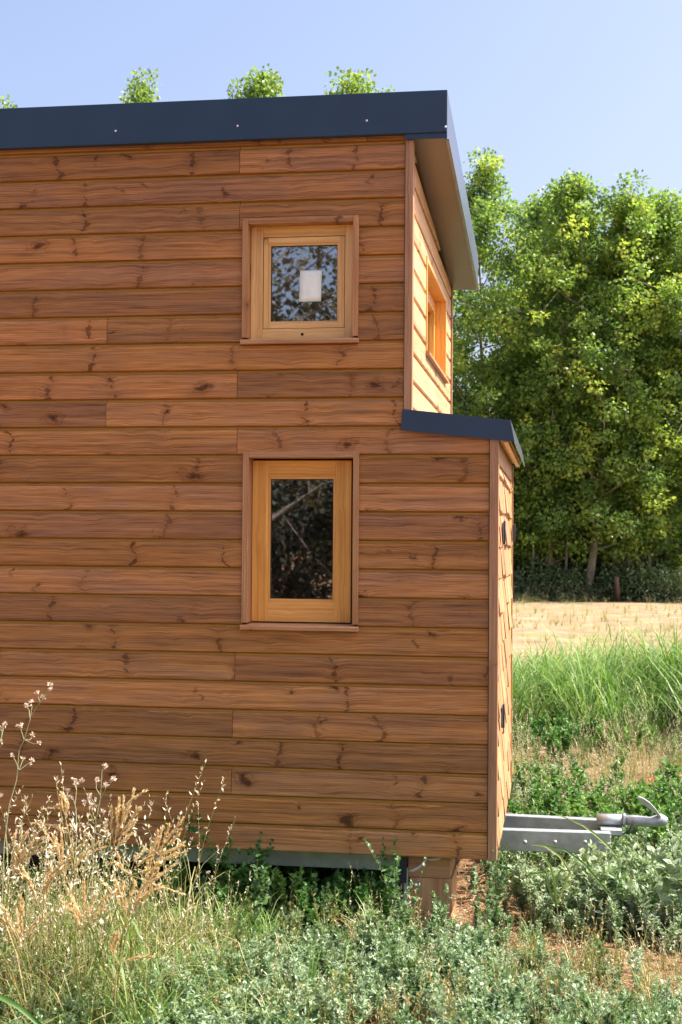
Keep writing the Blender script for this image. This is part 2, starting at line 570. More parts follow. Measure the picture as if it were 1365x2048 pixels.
M['litter'] = foliage('straw', [(.0, (.22, .10, .048)), (.5, (.42, .25, .13)), (1.0, (.60, .45, .27))], trans=.1, tcol=(1.1, 1, .8))
M['stalk'] = foliage('dry_stalk', [(.0, (.42, .36, .22)), (1.0, (.56, .46, .30))],
                     kinds=[(1, (.34, .36, .20)), (3, (.70, .58, .46))], trans=.15, tcol=(1.1, 1, .8))
M['plume'] = foliage('seed_plume', [(.0, (.68, .50, .25)), (1.0, (.92, .80, .56))],
                     kinds=[(1, (.44, .40, .16)), (4, (.15, .27, .07))], trans=.35, tcol=(1.2, 1.0, .6))
M['leaf_orange'] = foliage('fallen_leaf', [(.0, (.50, .16, .05)), (1.0, (.62, .24, .07))], trans=.2, tcol=(1.2, .9, .5))

# ------------------------------------------------------------------ house measures (from the photograph)
z_bot = on_y(930, 1718, YW)[2]
zA = on_y(770, 393.7, YW)[2]; zB = on_y(930, 1663.7, YW)[2]
PITCH = (zA - zB) / 22.0
x_c1 = on_y(825, 700, YW)[0]         # outer face of the upper front wall (right end)
x_b1 = on_y(808, 700, YW)[0]         # end of boards, upper
x_c2 = on_y(996, 1300, YW)[0]        # outer face of the lower bay
x_b2 = on_y(977, 1300, YW)[0]
X_L = on_y(-420, 1000, YW)[0]        # the wall runs on out of the frame
z_fb = on_y(450, 281, YW - .03)[2]   # fascia bottom
z_ft = on_y(450, 198, YW - .03)[2]   # fascia top
x_fr = on_y(894, 220, YW - .03)[0]   # roof end
W_UP = 2.45
W_BAY = 2.0
SLOPE = .233 / 2.45
BT = .022                            # board thickness
print('house', YW, z_bot, PITCH, x_c1, x_c2, z_fb, z_ft, x_fr)

house = empty('tiny_house', ((x_c1 - 1.5), YW + 1.2, 0))
tag(house, 'two level timber clad tiny house with dark metal roof edge on a trailer', 'tiny house')

# windows in the side wall: outer casing rectangles
def rect(px0, py0, px1, py1, Y):
    c = on_y((px0 + px1) / 2, (py0 + py1) / 2, Y)
    a = on_y(px0, (py0 + py1) / 2, Y); b = on_y(px1, (py0 + py1) / 2, Y)
    t_ = on_y((px0 + px1) / 2, py0, Y); u = on_y((px0 + px1) / 2, py1, Y)
    return a[0], b[0], u[2], t_[2]     # x0,x1,z0,z1


YC = YW - .012                        # casing front plane
W1 = rect(483.5, 433, 717, 687, YC)
W2 = rect(483.5, 903, 717, 1261, YC)
HOLES = [(w[0] + .003, w[1] - .003, w[2] + .003, w[3] - .003) for w in (W1, W2)]


def board_prof(y, z, p):
    """lap board section, outer face at y (towards -y), bottom at z"""
    return [(y + BT + .004, z), (y + .003, z), (y + .0006, z + .0025), (y, z + .007), (y + .0004, z + p * .822), (y + .0018, z + p * .836),
            (y + .0060, z + p * .862), (y + .0120, z + p * .880), (y + .0140, z + p * .90), (y + .0145, z + p * .958), (y + .0205, z + p * .968), (y + .0208, z + p + .004), (y + BT + .004, z + p + .004)]


# butt joints read from the photo: row -> pixel x
joints_px = {0: [468], 2: [468], 4: [469], 6: [473], 14: [473], 15: [210], 16: [472], 18: [210], 22: [474], 24: [473], 25: [728]}
mb = MB()
row = 0
z = zB - PITCH
end_ext = {}
while z < z_fb + .06:
    zz0 = z if row > 0 else z_bot
    p = PITCH if row > 0 else (z + PITCH - z_bot)
    # the boards of the bay level run to x_b2, above it to x_b1
    bay_top = on_y(900, 850, YW)[2]
    x_end = x_b2 if (z + PITCH * .5) < bay_top else x_b1
    zmid = zz0 + p / 2
    spans = [(X_L, x_end)]
    cuts = []
    for w in HOLES:
        if zz0 + p > w[2] + .004 and zz0 < w[3] - .004:
            cuts.append((w[0], w[1], w[2], w[3]))
    xs = [X_L]
    for j in sorted(set(joints_px.get(row, []))):
        jx = on_y(j, 1000, YW)[0]
        if X_L < jx < x_end: xs.append(jx)
    xs.append(x_end)
    for a, b in zip(xs[:-1], xs[1:]):
        r_ = random.random()
        a += .0012; b -= .0012
        pieces = [(a, b, zz0, p)]
        for (h0, h1, hz0, hz1) in cuts:
            new = []
            for (pa, pb, pz, pp) in pieces:
                if pb <= h0 or pa >= h1:
                    new.append((pa, pb, pz, pp)); continue
                if pa < h0: new.append((pa, h0, pz, pp))
                if pb > h1: new.append((h1, pb, pz, pp))
                m0, m1 = max(pa, h0), min(pb, h1)
                if hz0 - pz > .012: new.append((m0, m1, pz, hz0 - pz - .004))
                if pz + pp - hz1 > .012: new.append((m0, m1, hz1, pz + pp - hz1))
            pieces = new
        for (pa, pb, pz, pp) in pieces:
            jit = random.uniform(-.0008, .0008)
            full = board_prof(YW + jit, zz0, p)
            if abs(pz - zz0) > .001:      # cut from below by a window head
                full = [(yy, max(zz, pz)) for yy, zz in full]
            elif abs(pp - p) > .001:
                full = [(yy, min(zz, pz + pp)) for yy, zz in full]
            # drop degenerate duplicates
            q = []
            for pt in full:
                if not q or (abs(pt[0] - q[-1][0]) + abs(pt[1] - q[-1][1])) > 1e-5: q.append(pt)
            mb.prism(q, pa, pb, 'x', r=r_)
    row += 1
    z += PITCH
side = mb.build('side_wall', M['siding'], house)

# hollow shell behind the cladding (dark inner walls with window openings)
def shell():
    m = MB()
    y0, y1 = YW + BT + .006, YW + .10
    zt = z_fb + .05
    zz = sorted([z_bot + .005, W2[2], W2[3], W1[2], W1[3], zt])
    m.box(X_L, x_c1 - .03, y0, y1, zz[0], zz[1])
    m.box(X_L, W2[0] + .01, y0, y1, zz[1], zz[2]); m.box(W2[1] - .01, x_c1 - .03, y0, y1, zz[1], zz[2])
    m.box(X_L, x_c1 - .03, y0, y1, zz[2], zz[3])
    m.box(X_L, W1[0] + .01, y0, y1, zz[3], zz[4]); m.box(W1[1] - .01, x_c1 - .03, y0, y1, zz[3], zz[4])
    m.box(X_L, x_c1 - .03, y0, y1, zz[4], zz[5])
    # bay: a closed box
    bt = on_y(990, 872, YW)[2]
    m.box(x_c1 - .03, x_c2 - .03, y0, y1, z_bot + .005, bt)
    m.box(x_c2 - .06, x_c2 - .03, y1, YW + W_BAY - .03, z_bot + .005, bt - .01)
    m.box(x_c1 - .03, x_c2 - .03, YW + W_BAY - .10, YW + W_BAY - .03, z_bot + .02, bt - .012)
    # back wall, left end, floor
    m.box(X_L, x_c1 - .03, YW + W_UP - .09, YW + W_UP, z_bot + .005, zt - .20)
    m.box(X_L - .08, X_L - .001, y0, YW + W_UP, z_bot + .005, zt - .22)
    m.box(X_L, x_c2 - .04, y1, YW + W_BAY - .11, z_bot + .03, z_bot + .10)
    m.box(X_L, x_c1 - .05, y1, YW + W_UP - .10, z_bot + .035, z_bot + .097)
    # loft floor between the two levels
    zl = (W1[2] + W2[3]) / 2
    m.box(X_L, x_c1 - .05, y1, YW + W_UP - .10, zl - .06, zl + .02)
    return m.build('inner_wall', M['dark'], house)


shell()

# ---- corner posts
pb_ = MB()
zt_c1 = on_y(816, 277, YW)[2]
zb_c1 = on_y(816, 819, YW)[2]
for (a, b, z0, z1, r_) in ((x_b1 + .0015, x_c1, zb_c1 - .03, zt_c1, .4),):
    MB().box(a, b, YW - .010, YW + .045, z0, z1, 'z', r_).build('corner_post', M['trim'], house, bevel=.003)
zt_c2 = on_y(987, 880, YW)[2]
MB().box(x_b2 + .0015, x_c2, YW - .010, YW + .045, z_bot - .002, zt_c2 + .01, 'z', .7).build('corner_post', M['trim'], house, bevel=.003)
# small ridges on the posts (grooved timber)
# ---- upper front wall boards (face towards +x)
xf = x_c1 - .012                     # board faces
y_near, y_far = YW + .046, YW + W_UP
win_y0 = on_x(851.5, 700, xf)[1]; win_y1 = on_x(890.5, 760, xf)[1]
win_zt = on_x(889.5, 592, xf)[2]; win_zb = on_x(853, 712, xf)[2]
print('front window', win_y0 - YW, win_y1 - YW, win_zb, win_zt)
fm = MB()
z0r = on_x(828, 704.5, xf)[2]
k0 = math.floor((z0r - (zb_c1 - .1)) / PITCH) + 1
z = z0r - k0 * PITCH


def roof_under(y):
    return z_fb - .012 - SLOPE * (y - YW)


while z < z_fb:
    r_ = random.random()
    prof = [(xf + (YW - yy), zz) for yy, zz in board_prof(YW, z, PITCH)]
    spans = [(y_near, y_far)]
    if z + PITCH > win_zb and z < win_zt:
        spans = [(y_near, win_y0), (win_y1, y_far)]
    for (a, b) in spans:
        # trimmed to the falling eaves line
        za, zb2 = roof_under(a), roof_under(b)
        if z > za: continue
        pa = [(q[0], min(q[1], za)) for q in prof]
        lim_b = zb2
        if z + .01 > zb2:
            b = min(b, YW + (z_fb - .012 - z - .01) / SLOPE); lim_b = roof_under(b)
        if b - a < .01: continue
        pb2 = [(q[0], min(q[1], lim_b)) for q in prof]
        if z < win_zt < z + PITCH and spans[0] != (y_near, y_far): pass
        n = len(prof)
        v = [(q[0], a, q[1]) for q in pa] + [(q[0], b, q[1]) for q in pb2]
        f = [[i, (i + 1) % n, n + (i + 1) % n, n + i] for i in range(n)] + [list(range(n))[::-1], [n + i for i in range(n)]]
        fm.add(v, f, 'y', r_)
    if spans[0] != (y_near, y_far):
        if z + PITCH > win_zt:
            q = [(a_, max(b_, win_zt)) for a_, b_ in prof]; fm.prism(q, win_y0, win_y1, 'y', r=r_)
        if z < win_zb:
            q = [(a_, min(b_, win_zb)) for a_, b_ in prof]; fm.prism(q, win_y0, win_y1, 'y', r=r_)
    z += PITCH
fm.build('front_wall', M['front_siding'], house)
# backing of the upper front wall
bk = MB()
yb0, yb1 = YW + .10, YW + W_UP - .09
xa, xb = xf - BT - .03, xf - BT - .006
ztop = lambda y: roof_under(y) - .02
bk.box(xa, xb, yb0, win_y0, zb_c1 - .2, ztop(win_y0))
bk.box(xa, xb, win_y1, yb1, zb_c1 - .2, ztop(yb1))
bk.box(xa, xb, win_y0, win_y1, zb_c1 - .2, win_zb - .001)
bk.box(xa, xb, win_y0, win_y1, win_zt + .001, ztop(win_y1))
bk.build('inner_wall', M['dark'], house)
# far corner post of the upper front
MB().box(x_c1 - .05, x_c1 - .001, y_far + .001, y_far + .03, zb_c1 - .3, roof_under(y_far) - .005, 'z', .3).build('corner_post', M['trim'], house, bevel=.003)

# ---- windows


def make_window(par, W, glass_px, sash_px, rec, sash_mat, fixed_px=None, hole=None):
    w = empty('window', (W[0], YW, W[2])); w.parent = par
    w.matrix_parent_inverse = Matrix.Translation(-Vector(par.location))
    x0, x1, z0, z1 = W
    c = MB(); t_ = .028; dep = .11
    yF, yB = YC, YW + dep
    c.box(x0 + .001, x0 + t_, yF, yB, z0 + .031, z1 - .001, 'z')
    c.box(x1 - t_, x1 - .001, yF, yB, z0 + .031, z1 - .001, 'z')
    c.box(x0 + t_, x1 - t_, yF + .002, yB, z1 - t_, z1 - .001, 'x')
    c.build('casing', M['casing'], w, bevel=.002)
    s = MB()
    s.prism([(YC - .014, z0), (YC - .014, z0 + .016), (YC - .010, z0 + .021), (yB, z0 + .030), (yB, z0)], x0 - .003, x1 + .003, 'x')
    s.build('sill', M['casing'], w, bevel=.0015)
    ys = YW + rec
    S = rect(*sash_px, ys); G = rect(*glass_px, ys + .012)
    ix0, ix1, iz0, iz1 = x0 + t_, x1 - t_, z0 + .030, z1 - t_
    if fixed_px is not None:
        f = MB()
        yfx = ys - .004
        f.box(ix0 + .001, S[0] - .0025, yfx, yB - .005, iz0, iz1, 'z')
        f.box(S[1] + .0025, ix1 - .001, yfx, yB - .005, iz0, iz1, 'z')
        f.box(S[0] - .0025, S[1] + .0025, yfx + .001, yB - .005, S[3] + .0025, iz1, 'x')
        f.box(S[0] - .0025, S[1] + .0025, yfx + .001, yB - .005, iz0, S[2] - .0025, 'x')
        fo = f.build('frame', sash_mat, w, bevel=.002)
        if hole is not None:
            hp = on_y(hole[0], hole[1], yfx)
            MB().tube([(hp[0], yfx - .0015, hp[2]), (hp[0], yfx + .01, hp[2])], .0065, 12).build('drain_hole', M['hole'], w)
    f = MB()
    # sash: stiles and rails with an inner lip
    f.box(S[0], G[0] - .010, ys, ys + .05, S[2], S[3], 'z')
    f.box(G[1] + .010, S[1], ys, ys + .05, S[2], S[3], 'z')
    f.box(G[0] - .010, G[1] + .010, ys + .0006, ys + .05, G[3] + .010, S[3], 'x')
    f.box(G[0] - .010, G[1] + .010, ys + .0006, ys + .05, S[2], G[2] - .010, 'x')
    so = f.build('sash', sash_mat, w, bevel=.0016)
    f = MB()
    f.box(G[0] - .010, G[0], ys + .006, ys + .04, G[2] - .010, G[3] + .010, 'z')
    f.box(G[1], G[1] + .010, ys + .006, ys + .04, G[2] - .010, G[3] + .010, 'z')
    f.box(G[0], G[1], ys + .006, ys + .04, G[3], G[3] + .010, 'x')
    f.box(G[0], G[1], ys + .006, ys + .04, G[2] - .010, G[2], 'x')
    f.build('glazing_bead', sash_mat, w, bevel=.001)
    f = MB()
    f.box(G[0], G[0] + .003, ys + .0145, ys + .018, G[2], G[3]); f.box(G[1] - .003, G[1], ys + .0145, ys + .018, G[2], G[3])
    f.box(G[0] + .003, G[1] - .003, ys + .0145, ys + .018, G[3] - .003, G[3]); f.box(G[0] + .003, G[1] - .003, ys + .0145, ys + .018, G[2], G[2] + .003)
    f.build('seal', M['rubber'], w)
    f = MB(); f.box(G[0], G[1], ys + .0185, ys + .0225, G[2], G[3])
    f.build('pane', M['glass'], w)
    # rebate behind the sash
    f = MB()
    if fixed_px is None:
        f.box(ix0, ix1, ys + .05, ys + .054, iz0, S[2] + .01); f.box(ix0, ix1, ys + .05, ys + .054, S[3] - .01, iz1)
        f.box(ix0, S[0] + .01, ys + .05, ys + .054, S[2] + .01, S[3] - .01); f.box(S[1] - .01, ix1, ys + .05, ys + .054, S[2] + .01, S[3] - .01)
        f.build('rebate', M['rubber'], w)
    return w, G, ys


w1, G1, ys1 = make_window(house, W1, (542, 491, 675, 642.5), (527, 474, 689, 656), .058, M['pine'], fixed_px=True, hole=(604.5, 668.5))
w1['label'] = 'upper small window with light pine frame and a paper notice'
# the notice taped on the glass
P = rect(600, 541, 643.5, 603, ys1 + .0175)
nm = MB()
nn = 7
vv = []; ff = []
for j in range(nn + 1):
    for i in range(5):
        u, v_ = i / 4, j / nn
        sh = .003 * (1 - v_)
        vv.append((P[0] + (P[1] - P[0]) * u - sh, ys1 + .0165 + .0008 * math.sin(3 * u + 5 * v_), P[2] + (P[3] - P[2]) * v_))
for j in range(nn):
    for i in range(4):
        a = j * 5 + i
        ff.append([a, a + 1, a + 6, a + 5])
nm.add(vv, ff, 'x', .5, smooth=True)
no = nm.build('notice', M['paper'], w1)
so_ = no.modifiers.new('thick', 'SOLIDIFY'); so_.thickness = .0004

w2, G2, ys2 = make_window(house, W2, (541, 958, 666.5, 1198), (504, 921, 702, 1244), .072, M['oiled'])
w2['label'] = 'lower tall window with orange oiled frame and dark glass'

# front window (in the +x wall), seen edge on
w3 = empty('window', (x_c1, win_y0, win_zb)); w3.parent = house
w3.matrix_parent_inverse = Matrix.Translation(-Vector(house.location))
w3['label'] = 'sunlit window of the upper front wall seen edge on'
c = MB(); t_ = .026; xo, xi = xf + .006, xf - .115
c.box(xi, xo, win_y0 + .001, win_y0 + t_, win_zb + .028, win_zt - .001, 'z')
c.box(xi, xo, win_y1 - t_, win_y1 - .001, win_zb + .028, win_zt - .001, 'z')
c.box(xi, xo - .002, win_y0 + t_, win_y1 - t_, win_zt - t_, win_zt - .001, 'y')
c.build('casing', M['oiled'], w3, bevel=.002)
MB().prism([(xo + .016, win_zb), (xo + .016, win_zb + .016), (xo + .010, win_zb + .020), (xi, win_zb + .027), (xi, win_zb)],
           win_y0 - .012, win_y1 + .03, 'y').build('sill', M['casing'], w3, bevel=.0015)
f = MB(); a, b, cz, dz = win_y0 + t_, win_y1 - t_, win_zb + .028, win_zt - t_
xs_ = xi + .055
f.box(xi, xs_, a, a + .07, cz, dz, 'z'); f.box(xi, xs_, b - .07, b, cz, dz, 'z')
f.box(xi, xs_ - .001, a + .07, b - .07, cz, cz + .075, 'y'); f.box(xi, xs_ - .001, a + .07, b - .07, dz - .075, dz, 'y')
f.build('sash', M['oiled'], w3, bevel=.002)
MB().box(xi + .02, xi + .025, a + .07, b - .07, cz + .075, dz - .075).build('pane', M['glass'], w3)

# ---- main roof: fascia, soffit, gable flashing, sheet
Yn = YW - .030                        # near face of the fascia
fa = MB()
fa.box(X_L - .1, x_fr, Yn, Yn + .004, z_fb, z_ft)
fa.box(X_L - .1, x_c1 - .02, Yn + .004, YW - .001, z_fb + .0, z_fb + .004)
# drip fold at the foot
fa.box(X_L - .1, x_fr - .0, Yn - .003, Yn - .0002, z_fb + .002, z_fb + .014)
fo = fa.build('fascia', M['metal'], house, bevel=.0012)
Yfar = YW + W_UP + .04
# lower trim that closes the overhang
zt2 = on_y(870, 277, YW - .02)[2]
x_s0 = on_y(809, 270, YW - .02)[0]
MB().prism([(Yn + .0045, z_fb - .0005), (Yn + .0045, zt2), (Yn + .009, zt2), (Yn + .009, z_fb - .0005)], x_s0, x_fr - .003, 'x').build('trim_strip', M['metal'], house)
# soffit: sloping board under the overhang and flashing on the roof end
dz_far = SLOPE * (Yfar - Yn)


def sloped(m, x0, x1, y0, y1, za, zb_, r_=None):
    """box whose bottom/top follow the roof fall"""
    s0, s1 = -SLOPE * (y0 - Yn), -SLOPE * (y1 - Yn)
    v = [(x0, y0, za + s0), (x1, y0, za + s0), (x1, y1, za + s1), (x0, y1, za + s1),
         (x0, y0, zb_ + s0), (x1, y0, zb_ + s0), (x1, y1, zb_ + s1), (x0, y1, zb_ + s1)]
    f = [(0, 3, 2, 1), (4, 5, 6, 7), (0, 1, 5, 4), (1, 2, 6, 5), (2, 3, 7, 6), (3, 0, 4, 7)]
    m.add(v, f, 'y', r_)


m = MB(); sloped(m, x_c1 - .028, x_fr - .006, Yn + .0095, Yfar, zt2, zt2 + .012)
m.build('soffit', M['metal_gloss'], house)
m = MB(); sloped(m, x_fr - .0045, x_fr + .001, Yn + .0045, Yfar + .01, zt2 - .006, z_ft - .001)
sloped(m, x_fr - .0045, x_fr + .010, Yn + .0045, Yfar + .01, zt2 - .012, zt2 - .0062)
m.build('end_fascia', M['front_flash'], house)
m = MB(); sloped(m, X_L - .1, x_fr - .006, Yn + .005, Yfar, z_ft - .03, z_ft - .004)
m.build('roof', M['metal'], house)
m = MB(); sloped(m, X_L - .05, x_fr - .03, YW + .03, Yfar - .03, zt2 + .02, zt2 + .03)
m.build('ceiling', M['dark'], house)
for (px, py) in ((231, 262), (475, 252), (733.5, 241.5), (891, 254), (-10, 270), (-250, 282)):
    q = on_y(px, py, Yn)
    MB().tube([(q[0], Yn - .004, q[2]), (q[0], Yn - .0015, q[2]), (q[0], Yn + .001, q[2])], [.0035, .0058, .0058], 10).build('screw', M['screw'], fo)

# ---- bay (lower front box): roof, fascia, shingled front with doors
bay = empty('front_bay', (x_c1, YW, z_bot)); bay.parent = house
bay.matrix_parent_inverse = Matrix.Translation(-Vector(house.location))
Yb = YW - .018
c4 = [on_y(805, 818, Yb), on_y(1019.5, 840, Yb), on_y(1028, 883.5, Yb), on_y(801.5, 860.5, Yb)]
m = MB()
v = [(p_[0], Yb, p_[2]) for p_ in c4] + [(p_[0], Yb + .003, p_[2]) for p_ in c4]
m.add(v, [(0, 1, 2, 3), (7, 6, 5, 4), (0, 4, 5, 1), (1, 5, 6, 2), (2, 6, 7, 3), (3, 7, 4, 0)], 'x')
m.build('fascia', M['metal'], bay)
yb_far = YW + W_BAY + .02
m = MB()   # roof sheet
a_, b_ = c4[0], c4[1]
v = [(a_[0] + .01, Yb + .0035, a_[2] - .001), (b_[0], Yb + .0035, b_[2] - .001), (b_[0], yb_far, b_[2] - .001), (a_[0] + .01, yb_far, a_[2] - .001)]
v += [(x_, y_, z_ - .006) for x_, y_, z_ in v]
m.add(v, [(0, 1, 2, 3), (7, 6, 5, 4), (0, 4, 5, 1), (1, 5, 6, 2), (2, 6, 7, 3), (3, 7, 4, 0)], 'y')
m.build('roof', M['metal'], bay)
m = MB()   # front flashing, splayed outwards
b_, d_ = c4[1], c4[2]
e = .003
v = [(b_[0], Yb, b_[2]), (b_[0], yb_far, b_[2]), (d_[0], yb_far, d_[2]), (d_[0], Yb, d_[2])]
v += [(x_ + e, y_, z_ + .0005) for x_, y_, z_ in v]
m.add(v, [(0, 1, 2, 3), (7, 6, 5, 4), (0, 4, 5, 1), (1, 5, 6, 2), (2, 6, 7, 3), (3, 7, 4, 0)], 'y')
m.build('end_fascia', M['front_flash'], bay)
# timber soffit and batten
zs = zt_c2
m = MB()
m.box(x_c2 - .02, x_c2 + .045, YW + .0, yb_far - .02, zs + .012, zs + .03, 'y')
m.build('soffit', M['oiled'], bay)
m = MB(); m.box(x_c2 + .018, x_c2 + .040, YW + .0, yb_far - .02, zs - .012, zs + .0115, 'y')
m.build('batten', M['oiled'], bay, bevel=.002)

# front: frieze board, jambs, two shingled door leaves
xo = x_c2 - .012
yN, yF = YW + .046, YW + W_BAY
zfr = on_x(1003, 938, xo)[2]
MB().box(xo - .02, xo + .006, yN, yF - .02, zfr, zs + .011, 'y').build('frieze_board', M['shingle'], bay, bevel=.002)
MB().box(xo - .03, xo + .014, yF - .02, yF + .02, z_bot + .02, zs - .0, 'z', .2).build('corner_post', M['trim'], bay, bevel=.002)
MB().box(xo - .035, xo - .022, yN, yF - .02, z_bot, zfr - .001, 'z').build('back_board', M['shingle'], bay)
doors = [(yN + .012, YW + .86), (YW + .885, yF - .14)]
for di, (d0, d1) in enumerate(doors):
    dr = empty('door', (xo, d0, z_bot)); dr.parent = bay
    dr.matrix_parent_inverse = Matrix.Translation(-Vector(bay.location))
    m = MB()
    zrow = z_bot + .03
    rh = .155
    cw = .30
    ri = 0
    while zrow < zfr - .04:
        y = d0
        ztop_ = min(zrow + rh + .02, zfr - .006)
        while y < d1 - .01:
            w_ = cw * random.uniform(.6, 1.35)
            y2 = min(y + w_, d1)
            if d1 - y2 < .03: y2 = d1
            dz = random.uniform(-.010, .010)
            out = random.uniform(.012, .022)
            # tapered shake: thick foot, thin head
            prof = [(xo - .007, zrow + dz), (xo + out - .004, zrow + dz), (xo + out, zrow + dz + .006), (xo + .001, ztop_), (xo - .007, ztop_)]
            m.prism(prof, y + .012, y2 - .012, 'y', axis='z')
            y = y2
        zrow += rh * random.uniform(.92, 1.08)
        ri += 1
    m.build('shingle_panel', M['shingle'], dr)
    MB().box(xo - .021, xo - .008, d0, d1, z_bot + .03, zfr - .02, 'z').build('backing', M['stake'], dr)
    # black hinge plates
    zs_h = [on_x(1006, 1067, xo)[2]] if di == 0 else [on_x(1021, 1067, xo)[2]]
    if di == 0: zs_h.append(on_x(1008, 1395, xo)[2])
    for zz_ in zs_h:
        h = MB()
        ya, yb2 = (d0 + .13, d0 + .24) if di == 0 else (d1 - .09, d1 - .01)
        h.box(xo + .020, xo + .026, ya, yb2, zz_ - .045, zz_ + .045)
        h.tube([(xo + .028, yb2 - .02, zz_ - .055), (xo + .028, yb2 - .02, zz_ + .055)], .006, 8)
        h.build('hinge_plate', M['black'], dr, bevel=.001)
MB().box(xo - .021, xo + .004, YW + .862, YW + .883, z_bot + .01, zfr - .002, 'z').build('mullion', M['shingle'], bay, bevel=.002)
MB().box(xo - .021, xo + .006, yF - .138, yF - .022, z_bot + .01, zfr - .002, 'z').build('jamb', M['oiled'], bay, bevel=.002)

# ---- trailer chassis under the house
ch = empty('trailer_chassis', (x_c1, YW + 1.2, .3)); ch.parent = house
ch.matrix_parent_inverse = Matrix.Translation(-Vector(house.location))
yr = YW + .10
zr = on_y(700, 1737, yr)[2]
xr1 = on_y(800, 1720, yr)[0]
m = MB()
m.prism([(yr, zr), (yr + .05, zr), (yr + .05, zr + .004), (yr + .004, zr + .004), (yr + .004, z_bot + .028), (yr + .05, z_bot + .028), (yr, z_bot + .028)][:], X_L, xr1, 'x')
m.build('side_rail', M['chassis'], ch)
m = MB()
for xx in np.arange(X_L + .3, xr1 - .1, .62):
    m.box(xx, xx + .05, yr + .055, YW + 2.2, zr + .02, z_bot + .028, 'y')
m.build('cross_member', M['chassis'], ch)
MB().box(X_L, xr1, YW + 2.25, YW + 2.30, zr, z_bot + .028).build('side_rail', M['chassis'], ch)
# drawbar: two rails meeting at the coupling
yd1 = YW + .86
zt_d = on_y(1030, 1663, yd1)[2]; zb_d = on_y(1030, 1705, yd1)[2]
x0d = x_c1 - .6; x1d = on_y(1222, 1663, yd1)[0]
m = MB()
for (ya, yb2) in ((yd1, yd1 + .05), (YW + 1.36, YW + 1.24)):
    v = []
    for (xx, yy) in ((x0d, ya), (x1d, yb2)):
        v += [(xx, yy, zb_d), (xx, yy + .06, zb_d), (xx, yy + .06, zt_d), (xx, yy, zt_d)]
    m.add(v, [(0, 1, 2, 3), (4, 7, 6, 5), (0, 4, 5, 1), (1, 5, 6, 2), (2, 6, 7, 3), (3, 7, 4, 0)], 'x')
db = m.build('drawbar', M['galv'], ch, bevel=.004)
yt = YW + 1.08
tA, tB, tC, tD = on_y(1193, 1639, yt), on_y(1246, 1640, yt), on_y(1262, 1640, yt), on_y(1335, 1638, yt)
m = MB()
m.tube([(tA[0], yt, tA[2]), (tB[0], yt, tB[2])], [.031, .031], 20, 'x')
m.build('coupling_tube', M['galv'], ch)
m = MB()
m.tube([(tB[0] - .002, yt, tB[2]), (tB[0] + .012, yt, tB[2])], [.036, .036], 20, 'x')
m.tube([(tC[0] - .03, yt, tC[2]), (tC[0] + .02, yt, tC[2] - .002), (tC[0] + .1, yt, tC[2] - .006), (tD[0] - .03, yt, tD[2] - .006), (tD[0], yt, tD[2] - .01)],
       [.026, .028, .026, .034, .018], 16, 'x')
m.box(tA[0] + .02, tB[0] - .01, yd1 + .10, YW + 1.24, zt_d - .02, zt_d + .004)
cp = m.build('coupling_head', M['galv'], ch)
# bolts and the breakaway cable
for k_i, px in enumerate((1050, 1110, 1170)):
    q = on_y(px, 1684, yd1)
    MB().tube([(q[0], yd1 - .010 + .04 * 0, q[2]), (q[0], yd1 + .004, q[2])], .011, 6).build('bolt', M['chassis'], db)
m = MB()
m.tube([on_y(px, py, yt - .06) for px, py in ((1268, 1640), (1258, 1662), (1238, 1672), (1215, 1668), (1196, 1655))], .005, 6)
m.build('breakaway_cable', M['black'], ch)
# curved lever on the coupling
m = MB()
pts = [on_y(px, py, yt - .02) for px, py in ((1322, 1632), (1312, 1618), (1300, 1605), (1287, 1596), (1276, 1592))]
v = []; f = []
wd = [.012, .022, .030, .026, .012]
for i, p_ in enumerate(pts):
    for (dy, s_) in ((-.012, 0), (-.012, 1), (.012, 1), (.012, 0)):
        v.append((p_[0] - wd[i] * .25 * s_, p_[1] + dy, p_[2] - wd[i] * s_))
for i in range(4):
    for k in range(4):
        k2 = (k + 1) % 4
        f.append((i * 4 + k, i * 4 + k2, (i + 1) * 4 + k2, (i + 1) * 4 + k))
f += [(0, 1, 2, 3), (16, 17, 18, 19)]
m.add(v, f, 'x'); m.build('lever', M['chassis'], ch, bevel=.002)

# stabiliser leg beside the timber block
m = MB()
j0 = on_y(806, 1718, YW + .06)
m.box(j0[0] - .022, j0[0] + .018, YW + .04, YW + .09, j0[2] - .105, j0[2] + .02)
jk = m.build('jack_bracket', M['black'], ch, bevel=.003)
m = MB()
j1 = on_y(811, 1790, YW + .05)
m.box(j1[0] - .010, j1[0] + .010, YW + .055, YW + .075, .10, j0[2] - .04, 'z')
m.box(j1[0] - .028, j1[0] + .016, YW + .04, YW + .09, .045, .15, 'z')
m.box(j1[0] - .07, j1[0] + .06, YW + .0, YW + .13, .012, .030, 'x')
m.build('jack_leg', M['galv'], ch, bevel=.003)
m = MB()
h0, h1 = on_y(824, 1768, YW + .03), on_y(839, 1769, YW + .03)
m.tube([h0, h1], [.006, .007], 8); m.tube([h1 - np.array((.008, 0, 0)), h1 + np.array((.004, 0, 0))], .012, 10)
m.build('jack_handle', M['screw'], ch)
m = MB()
pts = [on_y(px, py, YW + .03) for px, py in ((818, 1743), (826, 1741), (836, 1736), (845, 1728), (852, 1717), (860, 1700))]
m.tube(pts, .0065, 8)
m.build('cable', M['cable'], ch)
m = MB()
pts = [on_y(px, py, YW + .04) for px, py in ((848, 1716), (862, 1719), (876, 1717), (886, 1712))]
m.tube(pts, [.003, .008, .008, .003], 8); m.build('conduit', M['cable'], ch)

